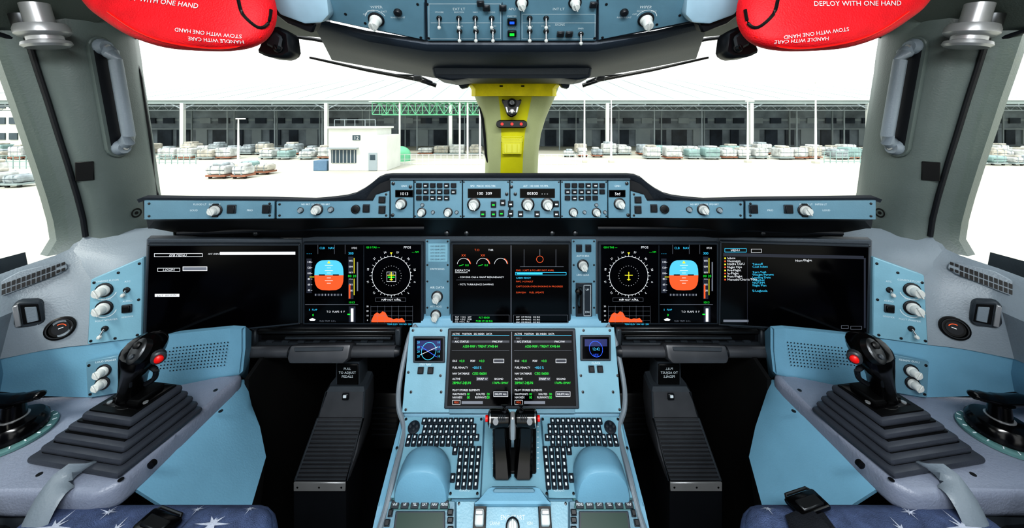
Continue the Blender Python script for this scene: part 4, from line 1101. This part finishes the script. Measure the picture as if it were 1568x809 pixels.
g.tube([P(474,88,1.16),P(560,107,1.22),P(640,122,1.26),P(668,131,1.28)],[.004,.006,.007,.008],'black',8)
g.tube([P(600,114,1.24),P(640,116,1.25),P(662,126,1.27)],.004,'dark_plastic',6)
g.wbox(P(640,120,1.24),(.03,.02,.02),'dark_plastic',.004)
g.both()
# ================================================================ RED POUCHES
def pouch(m):
    g=G('escape_rope_pouch')
    o=[P(u,v,d) for u,v,d in ((112,-45,.60),(138,4,.60),(168,30,.60),(210,56,.60),(262,73,.605),(318,78,.61),(368,77,.615),(402,66,.62),(420,44,.63),(424,15,.635),(414,-20,.64),(395,-60,.65),(260,-75,.63),(150,-75,.61))]
    o=crom(o,4)
    c=sum(o,Vector())/len(o);n=Vector((.18,-1,-.35)).normalized()
    g.pillow(o,c,n,.045,'red_fabric',10,.45)
    if m:
        g.v=[Vector((-.02-v.x,v.y,v.z)) for v in g.v];g.f=[list(reversed(f)) for f in g.f];n=Vector((-n.x,n.y,n.z))
    bv=g.bvh()
    def on(u,v):
        h=bv.ray_cast(C,ray(u,v));return h[0] if h[0] else P(u,v,.6)
    U=lambda u:(1556-u if m else u)
    g.tube(crom([on(U(365),0),on(U(372),22),on(U(395),42),on(U(410),36),on(U(415),15)],4,False),.003,'black',6)
    g.tube(crom([on(U(u),v) for u,v in ((165,18),(205,45),(250,63),(310,73),(360,72),(400,56))],4,False),.0018,'red',6)
    y=ZA-n*n.dot(ZA)
    def tx(u,v,t,h,rot):
        p=on(u,v);f=Fr(p,y.cross(n),y)
        k=p.y/F;M=Matrix.Translation(p+n*.01)@f.M0().to_3x3().to_4x4()@Matrix.Rotation(rot,4,'Z')
        g.text(M,t,h/.7*k,'label','C',(bv,n))
    if not m:
        tx(238,1,'DEPLOY WITH ONE HAND',7,math.radians(-4))
        tx(330,62,'HANDLE WITH CARE',5.4,math.radians(178));tx(318,51,'STOW WITH ONE HAND',5.6,math.radians(176))
    else:
        tx(1312,5,'DEPLOY WITH ONE HAND',7,math.radians(-3))
        tx(1228,62,'HANDLE WITH CARE',5.4,math.radians(182));tx(1250,51,'STOW WITH ONE HAND',5.6,math.radians(185))
    f=Fr(P(U(432),65,.72),XA,ZA)
    poly(g,f,[(U(408),62),(U(425),40),(U(446),52),(U(450),82),(U(438),90),(U(412),88),(U(396),80)],-.03,.01,'dark_plastic',.005)
    poly(g,f,[(U(414),70),(U(428),50),(U(440),60),(U(436),82)],.01,.018,'mid_plastic',.004)
    knob(g,f,U(432),76,5,1.0,'steel_dark',lift=.012)
    g.done(name='escape_rope_pouch'+('.001' if m else ''))
pouch(0);pouch(1)
g=G('air_gasper')
c=P(66,48,.70);M=Matrix.Translation(c)@Matrix.Rotation(math.radians(188),4,'X')@Matrix.Rotation(math.radians(8),4,'Y')@Matrix.Scale(.78,4)
g.lathe(M,[(.026,-.07),(.026,-.02),(.044,-.016),(.048,-.006),(.048,.006),(.042,.012),(.032,.014),(.032,.024),(.042,.028),(.044,.036),(.038,.042),(.02,.042)],'alu',28)
g.lathe(M@Matrix.Translation((-.045,0,-.02)),[(.02,-.03),(.02,.01),(.016,.016)],'steel_dark',18)
g.both()
# ================================================================ SEATS
def seat(name,mir,bx,by):
    g=G(name);cx=-.585
    g.box(Matrix.Translation(W(cx,.325,-.745)),.405,.53,.115,'fabric',.045,5)
    for s in (-1,1):
        g.box(Matrix.Translation(W(cx+s*.128,.31,-.70)),.145,.53,.078,'fabric',.036,4)
    g.box(Matrix.Translation(W(cx,.30,-.80)),.38,.48,.06,'dark_plastic',.02,2)
    g.box(Matrix.Translation(W(cx,.28,-1.06)),.20,.24,.29,'mid_plastic',.02,2)
    g.box(Matrix.Translation(W(cx,.28,-1.245)),.34,.50,.20,'dark_plastic',.02,2)
    g.box(Matrix.Translation(W(cx,-.0,-.66))@Matrix.Rotation(math.radians(10),4,'X'),.42,.11,.62,'fabric',.045,4)
    g.box(Matrix.Translation(W(cx,-.13,.0))@Matrix.Rotation(math.radians(10),4,'X'),.26,.09,.20,'fabric',.04,4)
    bv=g.bvh()
    def star(x,y,r,n=8):
        pts=[]
        for i in range(2*n):
            a=math.pi*i/n;rr=r*(1 if i%4==0 else .55) if i%2==0 else r*.2
            h=bv.ray_cast(Vector((x+rr*math.cos(a),y+rr*math.sin(a),EYE-.5)),Vector((0,0,-1)))
            if not h[0] or h[0].z<EYE-.72:return
            pts.append(h[0]+Vector((0,0,.0012)))
        h=bv.ray_cast(Vector((x,y,EYE-.5)),Vector((0,0,-1)));c0=h[0]+Vector((0,0,.0014))
        m=len(pts);g.raw([c0]+pts,[[0,1+i,1+(i+1)%m] for i in range(m)],'fabric_star')
    for x,y,r in ((cx-.12,.525,.028),(cx-.03,.53,.018),(cx+.12,.53,.028),(cx-.05,.46,.04),(cx+.10,.42,.03),(cx-.15,.38,.03),(cx+.01,.28,.04),(cx+.16,.555,.013),(cx-.165,.55,.014),(cx-.07,.555,.014),(cx+.07,.56,.012),(cx-.10,.57,.01)):star(x,y,r)
    def sp(x,y,dz=.004):
        h=bv.ray_cast(Vector((x,y,EYE-.5)),Vector((0,0,-1)));return h[0]+Vector((0,0,dz))
    g.tube([sp(cx+bx,by,.005),sp(cx+bx+.01,by-.08,.005),sp(cx+bx+.015,by-.16,.005),sp(cx+bx+.02,.25,.005)],.018,'belt',8,flat=.12,up=YA+ZA)
    g.tube([sp(cx+bx,by-.02,.007),sp(cx+bx+.04,by-.03,.007),sp(cx+.15,by-.07,.006),sp(cx+.185,by-.13,.006)],.016,'belt',8,flat=.12)
    b=sp(cx+bx,by,.004)
    Mb=Matrix.Translation(b)@Matrix.Rotation(math.radians(-14),4,'Z')
    g.box(Mb,.062,.030,.009,'black_gloss',.004,2);g.box(Mb@Matrix.Translation((0,-.003,.008)),.042,.016,.004,'steel_dark',.0015)
    g.tube([Mb@Vector((-.027,.012,.005)),Mb@Vector((-.022,.018,.006)),Mb@Vector((.022,.018,.006)),Mb@Vector((.027,.012,.005))],.0022,'steel_dark',8)
    g.done(mirror=mir)
seat('pilot_seat',None,.035,.53);seat('pilot_seat',-.005,.095,.555)

# ================================================================ LIGHT
w=bpy.data.worlds.new('World');bpy.context.scene.world=w;w.use_nodes=True
nt=w.node_tree;bg=nt.nodes['Background']
tc=nt.nodes.new('ShaderNodeTexCoord');sep=nt.nodes.new('ShaderNodeSeparateXYZ');rp=nt.nodes.new('ShaderNodeValToRGB')
rp.color_ramp.elements[0].position=0;rp.color_ramp.elements[0].color=(1,1,.98,1)
rp.color_ramp.elements[1].position=1;rp.color_ramp.elements[1].color=(.86,.94,1,1)
nt.links.new(tc.outputs['Generated'],sep.inputs[0]);nt.links.new(sep.outputs['Z'],rp.inputs[0]);nt.links.new(rp.outputs[0],bg.inputs[0])
bg.inputs[1].default_value=1.4
def area(name,loc,rot,sx,sy,e,col=(1,1,1)):
    l=bpy.data.lights.new(name,'AREA');l.shape='RECTANGLE';l.size=sx;l.size_y=sy;l.energy=e;l.color=col
    o=bpy.data.objects.new(name,l);o.location=loc;o.rotation_euler=rot;bpy.context.scene.collection.objects.link(o)
area('interior_fill_light',(0,-.25,EYE+.5),(math.radians(32),0,0),.9,.2,15,(.97,.99,1))  # added fill lamp behind the eye point, brightens the interior
s=bpy.data.lights.new('sun','SUN');s.energy=1.5;s.angle=.2;s.color=(1,.98,.92)
so=bpy.data.objects.new('sun',s);so.rotation_euler=(math.radians(35),math.radians(-18),0);bpy.context.scene.collection.objects.link(so)
# ================================================================ CAMERA
cam=bpy.data.cameras.new('camera');cam.sensor_width=36;cam.sensor_fit='HORIZONTAL';cam.lens=36*F/1568
cam.shift_y=-(404.4-HY)/1568.0;cam.clip_start=.02;cam.clip_end=1000
co=bpy.data.objects.new('camera',cam);co.location=C;co.rotation_euler=(math.pi/2,0,0)
bpy.context.scene.collection.objects.link(co);bpy.context.scene.camera=co
try:
    bpy.context.scene.view_settings.view_transform='Standard'
    bpy.context.scene.view_settings.look='High Contrast'
    bpy.context.scene.view_settings.exposure=.18
except Exception as e:print(e)
